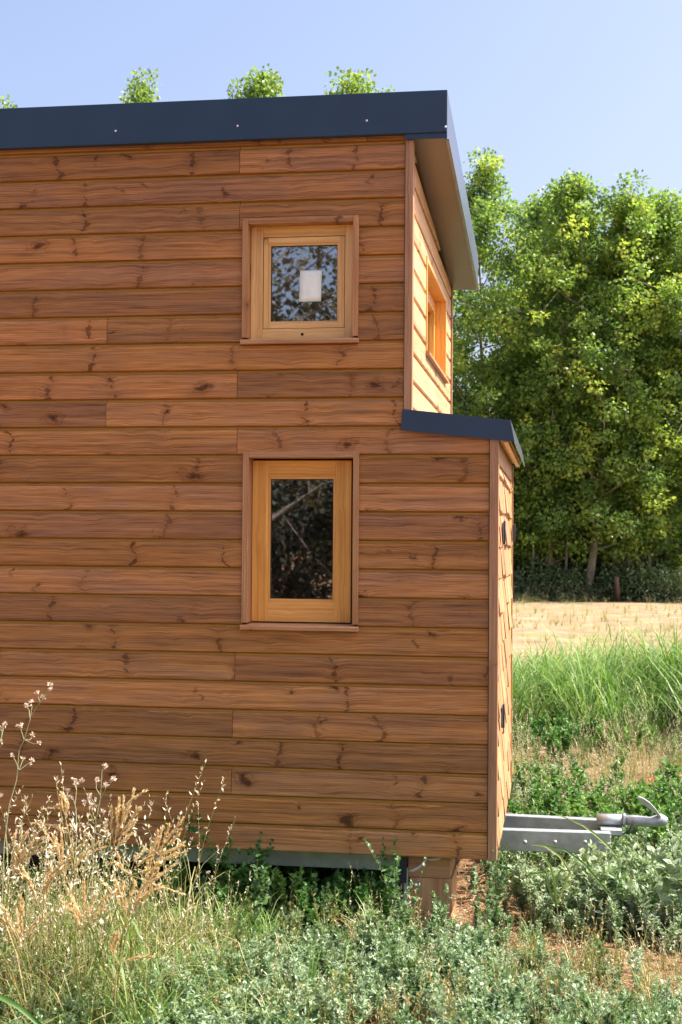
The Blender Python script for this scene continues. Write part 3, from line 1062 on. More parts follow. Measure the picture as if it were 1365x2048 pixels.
# the stack of squared timber that carries the corner
bl = empty('timber_support', (on_y(862, 1800, YW + .1)[0], YW + .2, 0))
tag(bl, 'stubby brown timber support block holding up the corner of the house', 'timber block')
bx0, bx1 = on_y(818, 1760, YW + .06)[0], on_y(903, 1760, YW + .06)[0]
zz_ = [0.0, .10, on_y(860, 1757, YW + .06)[2], z_bot + .028]
for i in range(3):
    m = MB(); o_ = (.0, .004, -.006)[i]
    m.box(bx0 + o_, bx1 + o_, YW + .062 + abs(o_), YW + .36, zz_[i] + .0008, zz_[i + 1] - .0008, 'x' if i != 1 else 'z')
    m.build('timber', M['block'], bl, bevel=.004)

# ------------------------------------------------------------------ ground
gx = np.concatenate([np.linspace(-300, -12, 18), np.linspace(-11, 11, 111), np.linspace(12, 300, 18)])
gy = np.concatenate([np.linspace(-300, 0, 18), np.linspace(1, 20, 96), np.linspace(21, 60, 40), np.linspace(64, 500, 24)])
GX, GY = np.meshgrid(gx, gy)


def gz_(x, y):
    x = np.asarray(x, float); y = np.asarray(y, float)
    near = np.exp(-((x / 14) ** 2)) * np.clip((22 - y) / 8, 0, 1) * np.clip((y + 4) / 4, 0, 1)
    return near * (.018 * np.sin(x * 2.1 + 1) * np.sin(y * 1.7) + .012 * np.sin(x * 5.3 + y * 3.1) + .008 * np.sin(x * 11 - y * 9)) - .012


V = np.stack([GX, GY, gz_(GX, GY)], -1).reshape(-1, 3)
ny, nx = GX.shape
idx = np.arange(nx * ny).reshape(ny, nx)
F = np.stack([idx[:-1, :-1], idx[:-1, 1:], idx[1:, 1:], idx[1:, :-1]], -1).reshape(-1, 4)
me = bpy.data.meshes.new('ground'); me.from_pydata(V.tolist(), [], F.tolist())
me.polygons.foreach_set('use_smooth', [True] * len(F))
gr = link('ground', me, M['ground']); tag(gr, kind='structure', label='dry straw coloured field around the house')

# ------------------------------------------------------------------ vegetation templates


def compose(parts):
    s = Tris()
    for (T, P_, Mx, S_, A_) in parts: s.inst(T, P_, Mx, S_, A_)
    V_, F_, A_, K_ = s.cat()
    return (V_, F_, A_, K_)


I3 = np.eye(3)[None]


def one(T):
    return (T, np.zeros((1, 3)), I3, np.ones(1), np.zeros(1))


def weed_template(rng, h=.3, nl=34, leaf=.04, branches=4, spread=.3, lt=None):
    """upright leafy weed: stem, side shoots, lance shaped leaves"""
    lt = lt or LEAF
    s = Tris()
    lean = rng.normal(size=2) * .12
    stem = [(lean[0] * t * t * h, lean[1] * t * t * h, h * t) for t in np.linspace(0, 1, 5)]
    s.inst(*one(stem3(stem, [.0026, .0022, .0018, .0013, .0006])))
    paths = [(np.array(stem), 1.0)]
    for b in range(branches):
        t0 = .12 + .6 * b / max(branches, 1)
        base = np.array((lean[0] * t0 * t0 * h, lean[1] * t0 * t0 * h, h * t0))
        az = rng.uniform(0, 6.28); L = h * (1 - t0) * rng.uniform(.55, .85)
        d = np.array((math.cos(az) * spread * 1.6, math.sin(az) * spread * 1.6, 1.0)); d /= np.linalg.norm(d)
        pts = [base + d * L * t + np.array((0, 0, .1 * L * t * t)) for t in np.linspace(0, 1, 4)]
        s.inst(*one(stem3(pts, [.0015, .0012, .0009, .0004])))
        paths.append((np.array(pts), .8))
    for pts, q in paths:
        n = max(6, int(nl * q * len(pts) / (2.2 + branches)))
        t = rng.uniform(.12, 1, n) ** .8
        i = np.clip((t * (len(pts) - 1)).astype(int), 0, len(pts) - 2); fr = t * (len(pts) - 1) - i
        P_ = pts[i] * (1 - fr)[:, None] + pts[i + 1] * fr[:, None]
        az = rng.uniform(0, 6.28, n)
        el = rng.uniform(-.1, .9, n) + t * .4
        d = np.stack([np.cos(az) * np.cos(el), np.sin(az) * np.cos(el), np.sin(el)], 1)
        s.inst(lt, P_, frames_up(d, rng, .35), leaf * rng.uniform(.55, 1.15, n) * (1.15 - .6 * t) * q ** .3, rng.uniform(0, .35, n))
    return s.cat()


def fuzz_template(rng, h=.28):
    """wiry bushy sprig with thread-like leaves and tiny flower heads"""
    s = Tris()
    for b in range(7):
        az = rng.uniform(0, 6.28); sp = rng.uniform(.05, .35)
        L = h * rng.uniform(.6, 1)
        pts = [np.array((math.cos(az) * sp * L * t, math.sin(az) * sp * L * t, L * t)) for t in np.linspace(0, 1, 4)]
        s.inst(*one(stem3(pts, [.0012, .001, .0008, .0005])))
        n = 16; t = rng.uniform(.25, 1, n)
        P_ = np.stack([math.cos(az) * sp * L * t, math.sin(az) * sp * L * t, L * t], 1)
        d = rng.normal(size=(n, 3)); d[:, 2] = np.abs(d[:, 2]) + .8
        s.inst(LEAFN, P_, frames(d, rng), rng.uniform(.012, .026, n), rng.uniform(0, .4, n))
    return s.cat()


def tuft_template(rng, n=16, h=.3, w=.5, spread=.5, seed=0):
    s = Tris()
    az = rng.uniform(0, 6.28, n)
    P_ = np.stack([np.cos(az), np.sin(az), np.zeros(n)], 1) * rng.uniform(0, .02, n)[:, None]
    Mz = zrot(az + rng.normal(size=n) * .3 - 1.57)
    tilt = rng.uniform(0, spread, n)
    c, s_ = np.cos(tilt), np.sin(tilt)
    X = np.zeros((n, 3, 3)); X[:, 0, 0] = 1; X[:, 1, 1] = c; X[:, 1, 2] = s_; X[:, 2, 1] = -s_; X[:, 2, 2] = c
    Mx = np.einsum('nij,njk->nik', Mz, X)
    hh = h * rng.uniform(.5, 1.1, n)
    S_ = np.stack([hh * 0 + w * .6, hh, hh], 1)
    half = n // 2
    s.inst(BLADE, P_[:half], Mx[:half], S_[:half], rng.uniform(0, .4, half))
    s.inst(BLADE2, P_[half:], Mx[half:], S_[half:], rng.uniform(0, .4, n - half))
    if seed:
        for b in range(seed):
            a = rng.uniform(0, 6.28); sp = rng.uniform(.02, .3); L = h * rng.uniform(1.0, 1.5)
            pts = [np.array((math.cos(a) * sp * L * t * t, math.sin(a) * sp * L * t * t, L * t)) for t in np.linspace(0, 1, 5)]
            s.inst(*one(stem3(pts, [.0011, .0010, .0009, .0007, .0004], k=0.0)))
            m_ = 14; t = rng.uniform(.72, 1, m_)
            Q = np.stack([math.cos(a) * sp * L * t * t, math.sin(a) * sp * L * t * t, L * t], 1)
            d = rng.normal(size=(m_, 3)) * .6; d[:, 2] += 1
            T_ = (LEAFN[0], LEAFN[1], LEAFN[2], np.full(4, 3.0))
            s.inst(T_, Q, frames(d, rng), rng.uniform(.007, .016, m_), rng.uniform(0, .4, m_))
    return s.cat()


def scatter(n, xr, yr_, dens, rng):
    """random ground points accepted with probability dens(x,y)"""
    out = []
    tot = 0
    while tot < n:
        x = rng.uniform(*xr, n * 2); y = rng.uniform(*yr_, n * 2)
        k = rng.uniform(0, 1, n * 2) < dens(x, y)
        p = np.stack([x[k], y[k]], 1); out.append(p); tot += len(p)
        if len(out) > 60: break
    p = np.concatenate(out)[:n]
    return np.stack([p[:, 0], p[:, 1], gz_(p[:, 0], p[:, 1])], 1)


def vnoise(x, y, s, seed=0):
    """cheap smooth value noise"""
    r = np.random.default_rng(seed); G = r.random((64, 64))
    u = x * s + 100; v = y * s + 100
    i = np.floor(u).astype(int); j = np.floor(v).astype(int); a = u - i; b = v - j
    a = a * a * (3 - 2 * a); b = b * b * (3 - 2 * b)
    g = lambda p, q: G[p % 64, q % 64]
    return (g(i, j) * (1 - a) + g(i + 1, j) * a) * (1 - b) + (g(i, j + 1) * (1 - a) + g(i + 1, j + 1) * a) * b


def plant_field(name, mat, temps, P_, S_, rng, label, A=None):
    s = Tris()
    n = len(P_); c = rng.integers(0, len(temps), n)
    for i, T in enumerate(temps):
        k = c == i
        if not k.any(): continue
        m_ = int(k.sum())
        s.inst(T, P_[k], zrot(rng.uniform(0, 6.28, m_)), S_[k], (A[k] if A is not None else rng.uniform(0, 1, m_)) * .6)
    o = link(name, s.mesh(name), mat)
    tag(o, label, kind='stuff')
    return o


rg = np.random.default_rng(5)
XC2 = x_c2


def under(x, y):
    """footprint of the house"""
    return (y > YW) & (y < YW + 2.5) & (x < XC2 + .0)


# low grey-green weeds in front of and beside the house
weedT = [weed_template(np.random.default_rng(100 + i), h=.24 + .03 * (i % 4), nl=66, leaf=(.040 if i % 2 else .060), branches=5, lt=(LEAF4 if i % 2 else LEAFN)) for i in range(10)]
fuzzT = [fuzz_template(np.random.default_rng(200 + i)) for i in range(5)]
broadT = [weed_template(np.random.default_rng(300 + i), h=.30, nl=40, leaf=.055, branches=4, lt=LEAF) for i in range(7)]


def d_patch(x, y):
    return 1 - .92 * np.exp(-(((x + 1.5) / .15) ** 2 + ((y - 5.02) / .2) ** 2))


def d_weed(x, y):
    n = vnoise(x, y, 1.6, 3)
    d = np.clip((n - .2) * 2.3, 0.06, 1)
    left = np.clip((x + 1.75) / .55, 0.55, 1)
    # bare straw patches beside the corner and at the lower right
    g1 = np.exp(-(((x + .35) / .22) ** 2 + ((y - 6.75) / .40) ** 2))
    g2 = np.exp(-(((x - .42) / .30) ** 2 + ((y - 5.30) / .22) ** 2))
    g3 = np.exp(-(((x - .05) / .22) ** 2 + ((y - 4.95) / .12) ** 2))
    g4 = np.exp(-(((x + 1.75) / .16) ** 2 + ((y - 5.0) / .12) ** 2))
    d = d * left * (1 - .96 * g1) * (1 - .85 * g2) * (1 - .8 * g3) * (1 - .9 * g4)
    d = d * np.where((y > YW - .46) & (x < -.35), .22, 1)
    return np.where(under(x, y) & (x < XC2 - .15), .0, d)


P_ = scatter(3300, (-2.6, 1.3), (4.35, 8.2), d_weed, rg)
S_ = rg.uniform(.45, 1.0, len(P_)) * np.where(P_[:, 1] > YW - .25, .8, .78)
plant_field('low_weeds', M['weed'], weedT, P_, S_, rg, 'low grey green leafy weeds covering the ground in front of the house')
P_ = scatter(420, (-2.4, 1.5), (4.55, 7.6), lambda x, y: np.clip((vnoise(x, y, 2.2, 9) - .35) * 3, 0, 1) * ~under(x, y), rg)
plant_field('wiry_weeds', M['dry'], fuzzT, P_, rg.uniform(.5, 1.05, len(P_)), rg, 'wiry yellow green sprigs among the low weeds')
P_ = scatter(140, (-1.6, 1.6), (4.7, 7.4), lambda x, y: np.clip((vnoise(x, y, 1.8, 19) - .3) * 2, 0, 1) * ~under(x, y), rg)
DEFER_DRY = P_
# shaded broad leaved growth at the foot of the wall
P_ = scatter(300, (-2.5, -.75), (YW - .22, YW + .9), lambda x, y: np.clip(1.1 - (y - YW) * .5, .2, 1), rg)
plant_field('shaded_weeds', M['weed_broad'], broadT, P_, rg.uniform(.4, 1.0, len(P_)), rg, 'dark green leafy weeds growing in the shade under the house')
# broad weeds around and beyond the drawbar
def d_mid(x, y):
    n = vnoise(x, y, 1.1, 21)
    d = np.clip((n - .38) * 3, 0, 1) * np.exp(-((y - 10.3) / 2.2) ** 2)
    return np.where(x < XC2 + .02 - (y > YW + 2.6) * .6, 0, d)
P_ = scatter(480, (-1.2, 2.8), (7.4, 14), d_mid, rg)
plant_field('broad_leaf_weeds', M['weed_broad'], broadT, P_, rg.uniform(.55, 1.15, len(P_)), rg, 'bright green broad leaved weeds beyond the trailer drawbar')
P_ = scatter(800, (-1.0, 2.6), (6.5, 11), lambda x, y: np.where(x < XC2 + .03 - (y > YW + 2.6) * .6, 0, np.clip(vnoise(x, y, 1.4, 8) * 1.6 - .4, .05, 1) * np.where(y > 9.5, .35, 1)), rg)
plant_field('mixed_weeds', M['weed'], weedT, P_, rg.uniform(.5, .95, len(P_)), rg, 'mixed pale green weeds beside the front of the house')

# taller sprigs close to the drawbar partly cover it
P_ = scatter(150, (x_c2 + .10, 1.15), (YW + .15, YW + .84), lambda x, y: np.clip(vnoise(x, y, 3.1, 5) * 2 - .5, .05, 1), rg)
plant_field('drawbar_weeds', M['weed'], weedT[0::2] + broadT[:1], P_, rg.uniform(.4, 1.35, len(P_)) * np.clip(.85 + .6 * (P_[:, 0] + .1), .85, 1.3), rg, 'pale weeds growing up in front of the steel drawbar')
P_ = scatter(130, (x_c2 + .03, 1.6), (YW + 1.5, YW + 3.2), lambda x, y: np.clip(vnoise(x, y, 2.1, 15) * 2 - .3, .1, 1), rg)
plant_field('leafy_weeds', M['weed_broad'], broadT + weedT[:5], P_, rg.uniform(.7, 1.3, len(P_)), rg, 'leafy green weeds rising just behind the steel drawbar')

# grasses
tuftG = [tuft_template(np.random.default_rng(400 + i), n=22, h=.32, w=.55, spread=.55) for i in range(6)]
tuftD = [tuft_template(np.random.default_rng(500 + i), n=18, h=.34, w=.22, spread=.85, seed=4) for i in range(7)]
reedT = [tuft_template(np.random.default_rng(600 + i), n=26, h=.95, w=1.0, spread=.5) for i in range(6)]
P_ = scatter(620, (-2.7, 1.4), (4.65, 6.1), lambda x, y: np.clip((vnoise(x, y, 1.9, 33) - .3) * 2, .05, 1) * np.where(x < -1.3, 1, .07) * d_patch(x, y), rg)
plant_field('short_grass', M['grass'], tuftG, P_, rg.uniform(.45, 1.0, len(P_)), rg, 'short green grass between the weeds')
P_ = scatter(430, (-2.9, -1.15), (4.7, 5.7), lambda x, y: np.clip((-1.25 - x) / .45, .06, 1) * np.clip(vnoise(x, y, 3, 4) + .4, 0, 1) * d_patch(x, y), rg)
plant_field('dry_grass', M['dry'], tuftD, P_, .45 + 1.35 * rg.uniform(0, 1, len(P_)) ** 2.2, rg, 'bleached seeding dry grass in the left foreground')
plant_field('dead_stems', M['dry'], tuftD, DEFER_DRY, rg.uniform(.35, .85, len(DEFER_DRY)), rg, 'bleached dead grass stems scattered through the low weeds')
# long green grass bank behind the drawbar
def d_reed(x, y):
    return np.where(x < -1.6, 0, np.clip((vnoise(x, y, .9, 14) - .2) * 2.5, 0.12, 1) * np.clip(1.3 - abs(y - 14.3) / 1.9, 0, 1))
P_ = scatter(620, (-2.2, 4.0), (12.2, 17.2), d_reed, rg)
plant_field('long_grass', M['grass'], reedT, P_, rg.uniform(.45, 1.25, len(P_)) * np.clip(.88 + .18 * P_[:, 0], .6, 1.3), rg, 'bank of long arching green grass between weeds and field')
P_ = scatter(900, (-1.2, 3.4), (8.3, 13.9), lambda x, y: np.where(x < -.9, 0, np.clip(vnoise(x, y, 1.3, 44), .1, 1)), rg)
plant_field('yellow_grass', M['dry'], tuftD, P_, rg.uniform(.5, 1.05, len(P_)), rg, 'yellowing grass and seed heads below the green grass bank')
# sparse dry tussocks over the mown field
P_ = scatter(2600, (-5, 10), (15.0, 47.3), lambda x, y: np.clip(vnoise(x, y, .5, 2) * 1.5 - .2, .04, 1) * np.clip(.5 + (y > 45.6) * 1.5, 0, 1), rg)
plant_field('field_stubble', M['dry'], tuftD[:4] + tuftG[:2], P_, rg.uniform(.2, .9, len(P_)) ** 1.3 * np.where(P_[:, 1] > 45.6, 1.5, 1), rg, 'sparse straw stubble across the mown field')

# straw litter lying on the ground
n = 30000
Pl = scatter(n, (-2.8, 1.8), (4.2, 9.5), lambda x, y: np.where(under(x, y) & (x < XC2 - .6), .25, 1.0), rg)
Pl[:, 2] += rg.uniform(.002, .022, len(Pl))
d = rg.normal(size=(len(Pl), 3)); d[:, 2] *= .16
s = Tris()
st = strip([(0, 0, 0), (0, .5, .04), (0, 1, 0)], [.05, .06, .03])
s.inst(st, Pl, frames_up(d, rg, .4), np.stack([rg.uniform(.03, .08, len(Pl)), rg.uniform(.025, .085, len(Pl)), rg.uniform(.03, .06, len(Pl))], 1), rg.uniform(0, 1, len(Pl)))
o = link('straw_litter', s.mesh('straw_litter'), M['litter']); tag(o, 'broken brown straw lying on bare ground between the weeds', kind='stuff')

# ------------------------------------------------------------------ single plants


def single(name, tris, mat, label, cat, group=None, parent=None):
    o = link(name, tris.mesh(name), mat, parent)
    if parent is None: tag(o, label, cat, group)
    return o


def curve_pts(pxs, Y, Ys=None):
    return [on_y(px, py, Y) for px, py in pxs]


def flower_stalk(main, twigs, Y, label, rng, head=.011):
    """a dry composite stalk: stem and twigs through photo points at depth Y, fluffy heads at twig ends"""
    root = empty('dry_flower_stalk', tuple(on_y(*main[0], Y)))
    tag(root, label, 'dried flower', 'dry flower stalks in the left foreground')
    s = Tris()
    pts = curve_pts(main, Y)
    base = pts[0].copy(); base[2] = 0; base[0] -= .02
    pts = [base] + pts
    s.inst(*one(stem3(pts, list(np.linspace(.0032, .0014, len(pts))))))
    heads = []
    for tw in twigs:
        q = [on_y(px, py, Y + dy) for (px, py), dy in zip(tw, np.linspace(0, rng.uniform(-.05, .05), len(tw)))]
        s.inst(*one(stem3(q, list(np.linspace(.0016, .0009, len(q))))))
        heads.append(q[-1])
    o = link('stem', s.mesh('stem'), M['stalk'], root)
    T_ = (LEAFN[0], LEAFN[1], LEAFN[2], np.full(4, 3.0))
    for h_ in heads:
        s = Tris()
        n_ = 26
        d_ = rng.normal(size=(n_, 3)); d_[:, 2] += .9
        s.inst(T_, np.repeat(h_[None], n_, 0), frames(d_, rng), head * rng.uniform(.7, 1.5, n_), rng.uniform(0, 1, n_))
        # small side head
        h2 = h_ + rng.normal(size=3) * .006
        s.inst(T_, np.repeat(h2[None], 14, 0), frames(d_[:14], rng), head * rng.uniform(.5, .9, 14), rng.uniform(0, 1, 14))
        link('flower_head', s.mesh('flower_head'), M['stalk'], root)
    return root


rs = np.random.default_rng(77)
YS = 5.05
flower_stalk([(8, 1690), (18, 1610), (33, 1560), (38, 1500), (48, 1480), (60, 1440)],
             [[(60, 1440), (58, 1420), (52, 1412)], [(60, 1440), (64, 1412), (63, 1405)], [(60, 1435), (80, 1405), (86, 1395)], [(80, 1405), (97, 1385), (103, 1380)],
              [(86, 1395), (100, 1370)], [(80, 1405), (74, 1388)], [(50, 1480), (60, 1480), (66, 1472)], [(50, 1480), (67, 1488), (78, 1487)],
              [(38, 1540), (30, 1520), (24, 1512)], [(38, 1540), (45, 1522), (45, 1518)], [(40, 1540), (55, 1528), (64, 1522)], [(48, 1480), (42, 1460), (42, 1452)]],
             YS, 'tallest dry flower stalk rising at the left edge against the wall', rs)
flower_stalk([(150, 1720), (153, 1670), (152, 1620), (147, 1600)],
             [[(147, 1600), (135, 1590), (124, 1592)], [(135, 1590), (136, 1582)], [(150, 1610), (153, 1580), (152, 1568)], [(153, 1580), (147, 1560)],
              [(153, 1575), (164, 1562)], [(124, 1592), (122, 1588), (140, 1596)]],
             YS + .05, 'short dry flower stalk leaning between the two tall ones', rs)
flower_stalk([(185, 1740), (187, 1690), (190, 1650), (200, 1600), (203, 1560)],
             [[(203, 1560), (204, 1542), (211, 1532)], [(203, 1575), (215, 1566), (225, 1562)], [(203, 1575), (218, 1572), (228, 1558)], [(200, 1590), (192, 1576), (194, 1560)],
              [(200, 1600), (210, 1580), (212, 1570)], [(196, 1620), (180, 1600), (168, 1605)], [(196, 1620), (188, 1606), (180, 1592)], [(190, 1650), (178, 1622), (182, 1612)],
              [(190, 1650), (205, 1635), (206, 1624)], [(190, 1650), (212, 1648), (213, 1642)], [(189, 1665), (205, 1672), (214, 1666)], [(187, 1690), (174, 1668), (166, 1652)]],
             YS, 'many headed dry flower stalk beside the amber grass plume', rs)
flower_stalk([(-22, 1640), (-14, 1560), (-4, 1500), (0, 1480)],
             [[(0, 1480), (3, 1460), (11, 1449)], [(0, 1480), (6, 1458), (2, 1456)], [(-4, 1500), (2, 1492), (3, 1484)], [(-8, 1560), (0, 1592)], [(0, 1485), (4, 1470), (9, 1448)]],
             YS + .02, 'dry flower stalk cut off by the left picture edge', rs)
flower_stalk([(55, 1740), (60, 1712), (60, 1690)], [[(60, 1690), (58, 1676), (56, 1668)], [(60, 1690), (63, 1684), (64, 1674)], [(60, 1712), (72, 1706), (76, 1706)]],
             YS, 'small dry flower stalk low in front of the steel rail', rs, .008)
flower_stalk([(405, 1830), (402, 1800), (404, 1780)], [[(404, 1790), (396, 1775), (393, 1752)], [(404, 1780), (412, 1760), (416, 1746)], [(404, 1790), (420, 1775), (424, 1755)]],
             5.6, 'small dry flower stalk in front of the shaded weeds', rs, .008)


def plume(main, tufts, Y, label, rng, blade=None, L=.05):
    root = empty('plume_grass', tuple(on_y(*main[0], Y)))
    tag(root, label, 'plume grass', 'amber grass plumes in the left foreground', 'thing')
    s = Tris()
    pts = curve_pts(main, Y); base = pts[0].copy(); base[2] = 0
    pts = [base] + pts
    s.inst(*one(stem3(pts, list(np.linspace(.0032, .0016, len(pts))))))
    for a in range(3):
        t_ = pts[1] * .5 + pts[0] * .5
        d_ = np.array([[rng.uniform(-1, 1), rng.uniform(-.6, .6), .6]])
        T_ = (BLADE2[0], BLADE2[1], BLADE2[2], np.full(len(BLADE2[0]), 4.0))
        s.inst(T_, t_[None] + rng.normal(size=(1, 3)) * .03, zrot(rng.uniform(0, 6.28, 1)), np.array([[.5, .32, .32]]), rng.uniform(0, 1, 1))
    link('stem', s.mesh('stem'), M['plume'], root)
    for tf_ in tufts:
        s = Tris()
        q = np.array([on_y(px, py, Y + dy) for (px, py), dy in zip(tf_, np.linspace(0, rng.uniform(-.04, .04), len(tf_)))])
        s.inst(*one(stem3(list(q), list(np.linspace(.0012, .0006, len(q))), 0.0)))
        n_ = 110
        t_ = rng.uniform(.25, 1, n_)
        i = np.clip((t_ * (len(q) - 1)).astype(int), 0, len(q) - 2); fr = t_ * (len(q) - 1) - i
        P0 = q[i] * (1 - fr)[:, None] + q[i + 1] * fr[:, None]
        d_ = (q[i + 1] - q[i]); d_ /= np.linalg.norm(d_, axis=1, keepdims=True)
        d_ = d_ + rng.normal(size=(n_, 3)) * .24
        s.inst(LEAFN, P0, frames(d_, rng), rng.uniform(.6, 1.1, n_) * .019, rng.uniform(0, 1, n_))
        link('seed_head', s.mesh('seed_head'), M['plume'], root)
    return root


plume([(205, 1860), (215, 1780), (222, 1710), (228, 1690)],
      [[(228, 1690), (222, 1650), (224, 1618)], [(228, 1690), (236, 1640), (238, 1600)], [(230, 1680), (246, 1640), (247, 1595)], [(232, 1670), (255, 1625), (268, 1582)],
       [(235, 1660), (262, 1600), (289, 1583)], [(232, 1675), (258, 1648), (277, 1618)], [(230, 1685), (255, 1660), (268, 1645)], [(226, 1700), (245, 1682), (262, 1668)],
       [(228, 1695), (235, 1650), (232, 1622)]],
      5.0, 'tallest amber grass plume left of centre of the dry grass', np.random.default_rng(1))
plume([(292, 1860), (298, 1780), (305, 1730)],
      [[(305, 1730), (308, 1695), (316, 1665)], [(305, 1730), (325, 1690), (338, 1652)], [(318, 1705), (340, 1670), (364, 1640)], [(318, 1705), (348, 1680), (360, 1660)],
       [(310, 1720), (340, 1702), (365, 1692)], [(316, 1710), (345, 1700), (366, 1686)], [(306, 1725), (316, 1690), (323, 1660)]],
      4.95, 'amber grass plume nearest the green shaded weeds', np.random.default_rng(2))
plume([(152, 1800), (148, 1720), (138, 1668), (130, 1632)],
      [[(131, 1634), (120, 1612), (114, 1612)], [(131, 1632), (122, 1608), (122, 1594)], [(131, 1632), (133, 1605), (124, 1590)], [(132, 1632), (136, 1612), (128, 1592)],
       [(138, 1668), (115, 1652), (75, 1647)], [(142, 1690), (118, 1690), (98, 1696)]],
      4.98, 'drooping amber grass plume with a folded brown tip', np.random.default_rng(3))
plume([(262, 1850), (258, 1790), (262, 1740)],
      [[(262, 1740), (272, 1715), (290, 1700)], [(262, 1745), (285, 1722), (304, 1712)], [(262, 1750), (290, 1742), (312, 1738)], [(258, 1760), (240, 1725), (236, 1712)], [(260, 1750), (300, 1765), (365, 1788)]],
      5.02, 'pale spreading grass plume between the two tallest plumes', np.random.default_rng(4))
plume([(228, 2020), (232, 1960), (226, 1920)],
      [[(226, 1920), (222, 1890), (230, 1868)], [(228, 1925), (228, 1895), (236, 1875)], [(230, 1930), (270, 1915), (300, 1912)]],
      4.7, 'low green stemmed plume near the bottom left', np.random.default_rng(6))


PALE = 'pale straw feathery grass in the low left foreground'
for k_i, (dx, dy, Y_, sd) in enumerate(((-150, 120, 4.9, 11), (-60, 175, 4.85, 12), (25, 150, 4.8, 13), (-205, 60, 4.95, 14), (60, 95, 5.1, 15), (-100, 60, 5.1, 16), (-185, 200, 4.8, 17))):
    m_ = [(205 + dx, 1860 + dy), (215 + dx, 1780 + dy), (222 + dx, 1710 + dy), (228 + dx, 1690 + dy)]
    rr_ = np.random.default_rng(sd)
    tf = []
    for q_ in range(8):
        a_ = rr_.uniform(-.9, 1.1); l_ = rr_.uniform(70, 115); st_ = rr_.uniform(-22, 10)
        tf.append([(228 + dx - st_ * .1, 1690 + dy - st_), (228 + dx + a_ * l_ * .35, 1690 + dy - st_ - l_ * .55), (228 + dx + a_ * l_ * .75, 1690 + dy - st_ - l_ * (1 - .25 * abs(a_)))])
    o = plume(m_, tf, Y_, PALE, rr_)
    o['group'] = 'pale feathery grasses in the low left foreground'


def lone_weed(px, py_top, Y, label, seed, leaf=.045, mat='weed_broad', py_base=None, lt=None, br=4):
    top = on_y(px, py_top, Y)
    h = top[2]
    T_ = weed_template(np.random.default_rng(seed), h=h, nl=44, leaf=leaf, branches=br, spread=.26, lt=lt or LEAF)
    s = Tris(); s.add(T_[0] + np.array([[top[0] - T_[0][:, 0][np.argmax(T_[0][:, 2])], Y, 0]]), T_[1], T_[2], T_[3])
    o = link('tall_weed', s.mesh('tall_weed'), M[mat]); tag(o, label, 'weed', 'tall weeds along the foot of the wall')
    return o


lone_weed(376, 1604, YW - .10, 'tallest green weed, beside the amber plumes, against the lowest boards', 21)
lone_weed(418, 1652, YW - .12, 'green weed just right of the tallest one', 22)
lone_weed(520, 1664, YW - .08, 'dark green weed below the vertical joint of the lowest board', 23)
lone_weed(545, 1678, YW - .10, 'blue green weed overlapping the pale steel rail', 24)
lone_weed(516, 1702, YW - .40, 'sunlit pale weed in front of the middle of the rail', 25, mat='weed')
lone_weed(742, 1664, YW - .28, 'slender sunlit weed left of the stabiliser leg', 26, leaf=.035, mat='weed', br=2)
lone_weed(787, 1674, YW - .12, 'dark weed in front of the stabiliser bracket', 27, leaf=.04)
lone_weed(782, 1735, YW - .32, 'bushy pale weed in front of the stabiliser leg', 28, leaf=.04, mat='weed')
lone_weed(738, 1795, YW - .60, 'pale weed curling up at the shadow edge', 29, leaf=.04, mat='weed')
lone_weed(891, 1778, YW - .22, 'pale weed in front of the timber block', 30, leaf=.04, mat='weed')
lone_weed(984, 1706, YW - .02, 'pale weed touching the lower house corner', 31, leaf=.045, mat='weed')

# arching broad grass clump beside the drawbar
def blade_clump(name, blades, Y, label, cat, k=0.0, mat='grass', w=.014, r0=.6, group=None):
    s = Tris()
    for bi, b in enumerate(blades):
        q = [on_y(px, py, Y + .02 * math.sin(bi * 2.1)) for px, py in b]
        wd = [w * x for x in np.interp(np.linspace(0, 1, len(q)), [0, .35, .8, 1], [.6, 1, .7, .08])]
        v, f = [], []
        for i, p_ in enumerate(q):
            a = q[max(i - 1, 0)]; c_ = q[min(i + 1, len(q) - 1)]
            t_ = _n(c_ - a); sd = _n(np.cross(t_, (0, -.75, .66)))
            mid = p_ + np.array((0, .004, -.003))
            v += [p_ - sd * wd[i] / 2, mid, p_ + sd * wd[i] / 2]
        for i in range(len(q) - 1):
            a = 3 * i
            f += [(a, a + 1, a + 4), (a, a + 4, a + 3), (a + 1, a + 2, a + 5), (a + 1, a + 5, a + 4)]
        T_ = tmpl(v, f, k); s.add(T_[0], T_[1], np.full(len(v), (r0 + .17 * bi) % .8), T_[3])
    o = link(name, s.mesh(name), M[mat]); tag(o, label, cat, group, 'thing')
    return o


blade_clump('broad_grass_clump',
            [[(1113, 1810), (1110, 1770), (1100, 1730), (1085, 1712), (1062, 1705)],
             [(1112, 1812), (1140, 1745), (1120, 1712), (1090, 1692), (1062, 1690)],
             [(1218, 1790), (1200, 1765), (1165, 1725), (1130, 1700), (1080, 1688)],
             [(1115, 1815), (1098, 1775), (1092, 1745), (1060, 1748), (1045, 1760)],
             [(1112, 1815), (1108, 1770), (1120, 1742), (1150, 1740)],
             [(1240, 1720), (1215, 1690), (1190, 1668), (1165, 1650), (1095, 1620)]],
            YW + .15, 'clump of arching bright grass blades in front of the steel drawbar', 'grass clump', w=.013)
blade_clump('sword_leaf', [[(78, 1850), (80, 1760), (84, 1700), (90, 1665), (98, 1652)]],
            YS + .3, 'upright blue green sword leaf behind the dry grass', 'leaf blade', mat='weed_broad', w=.013, r0=.3)
blade_clump('seed_spike', [[(712, 1880), (706, 1862), (696, 1848), (682, 1839), (660, 1836)]], YW - .75,
            'pink bent seed spike hanging at the edge of the wall shadow', 'seed head', k=2.0, mat='dry', w=.008, r0=.2)
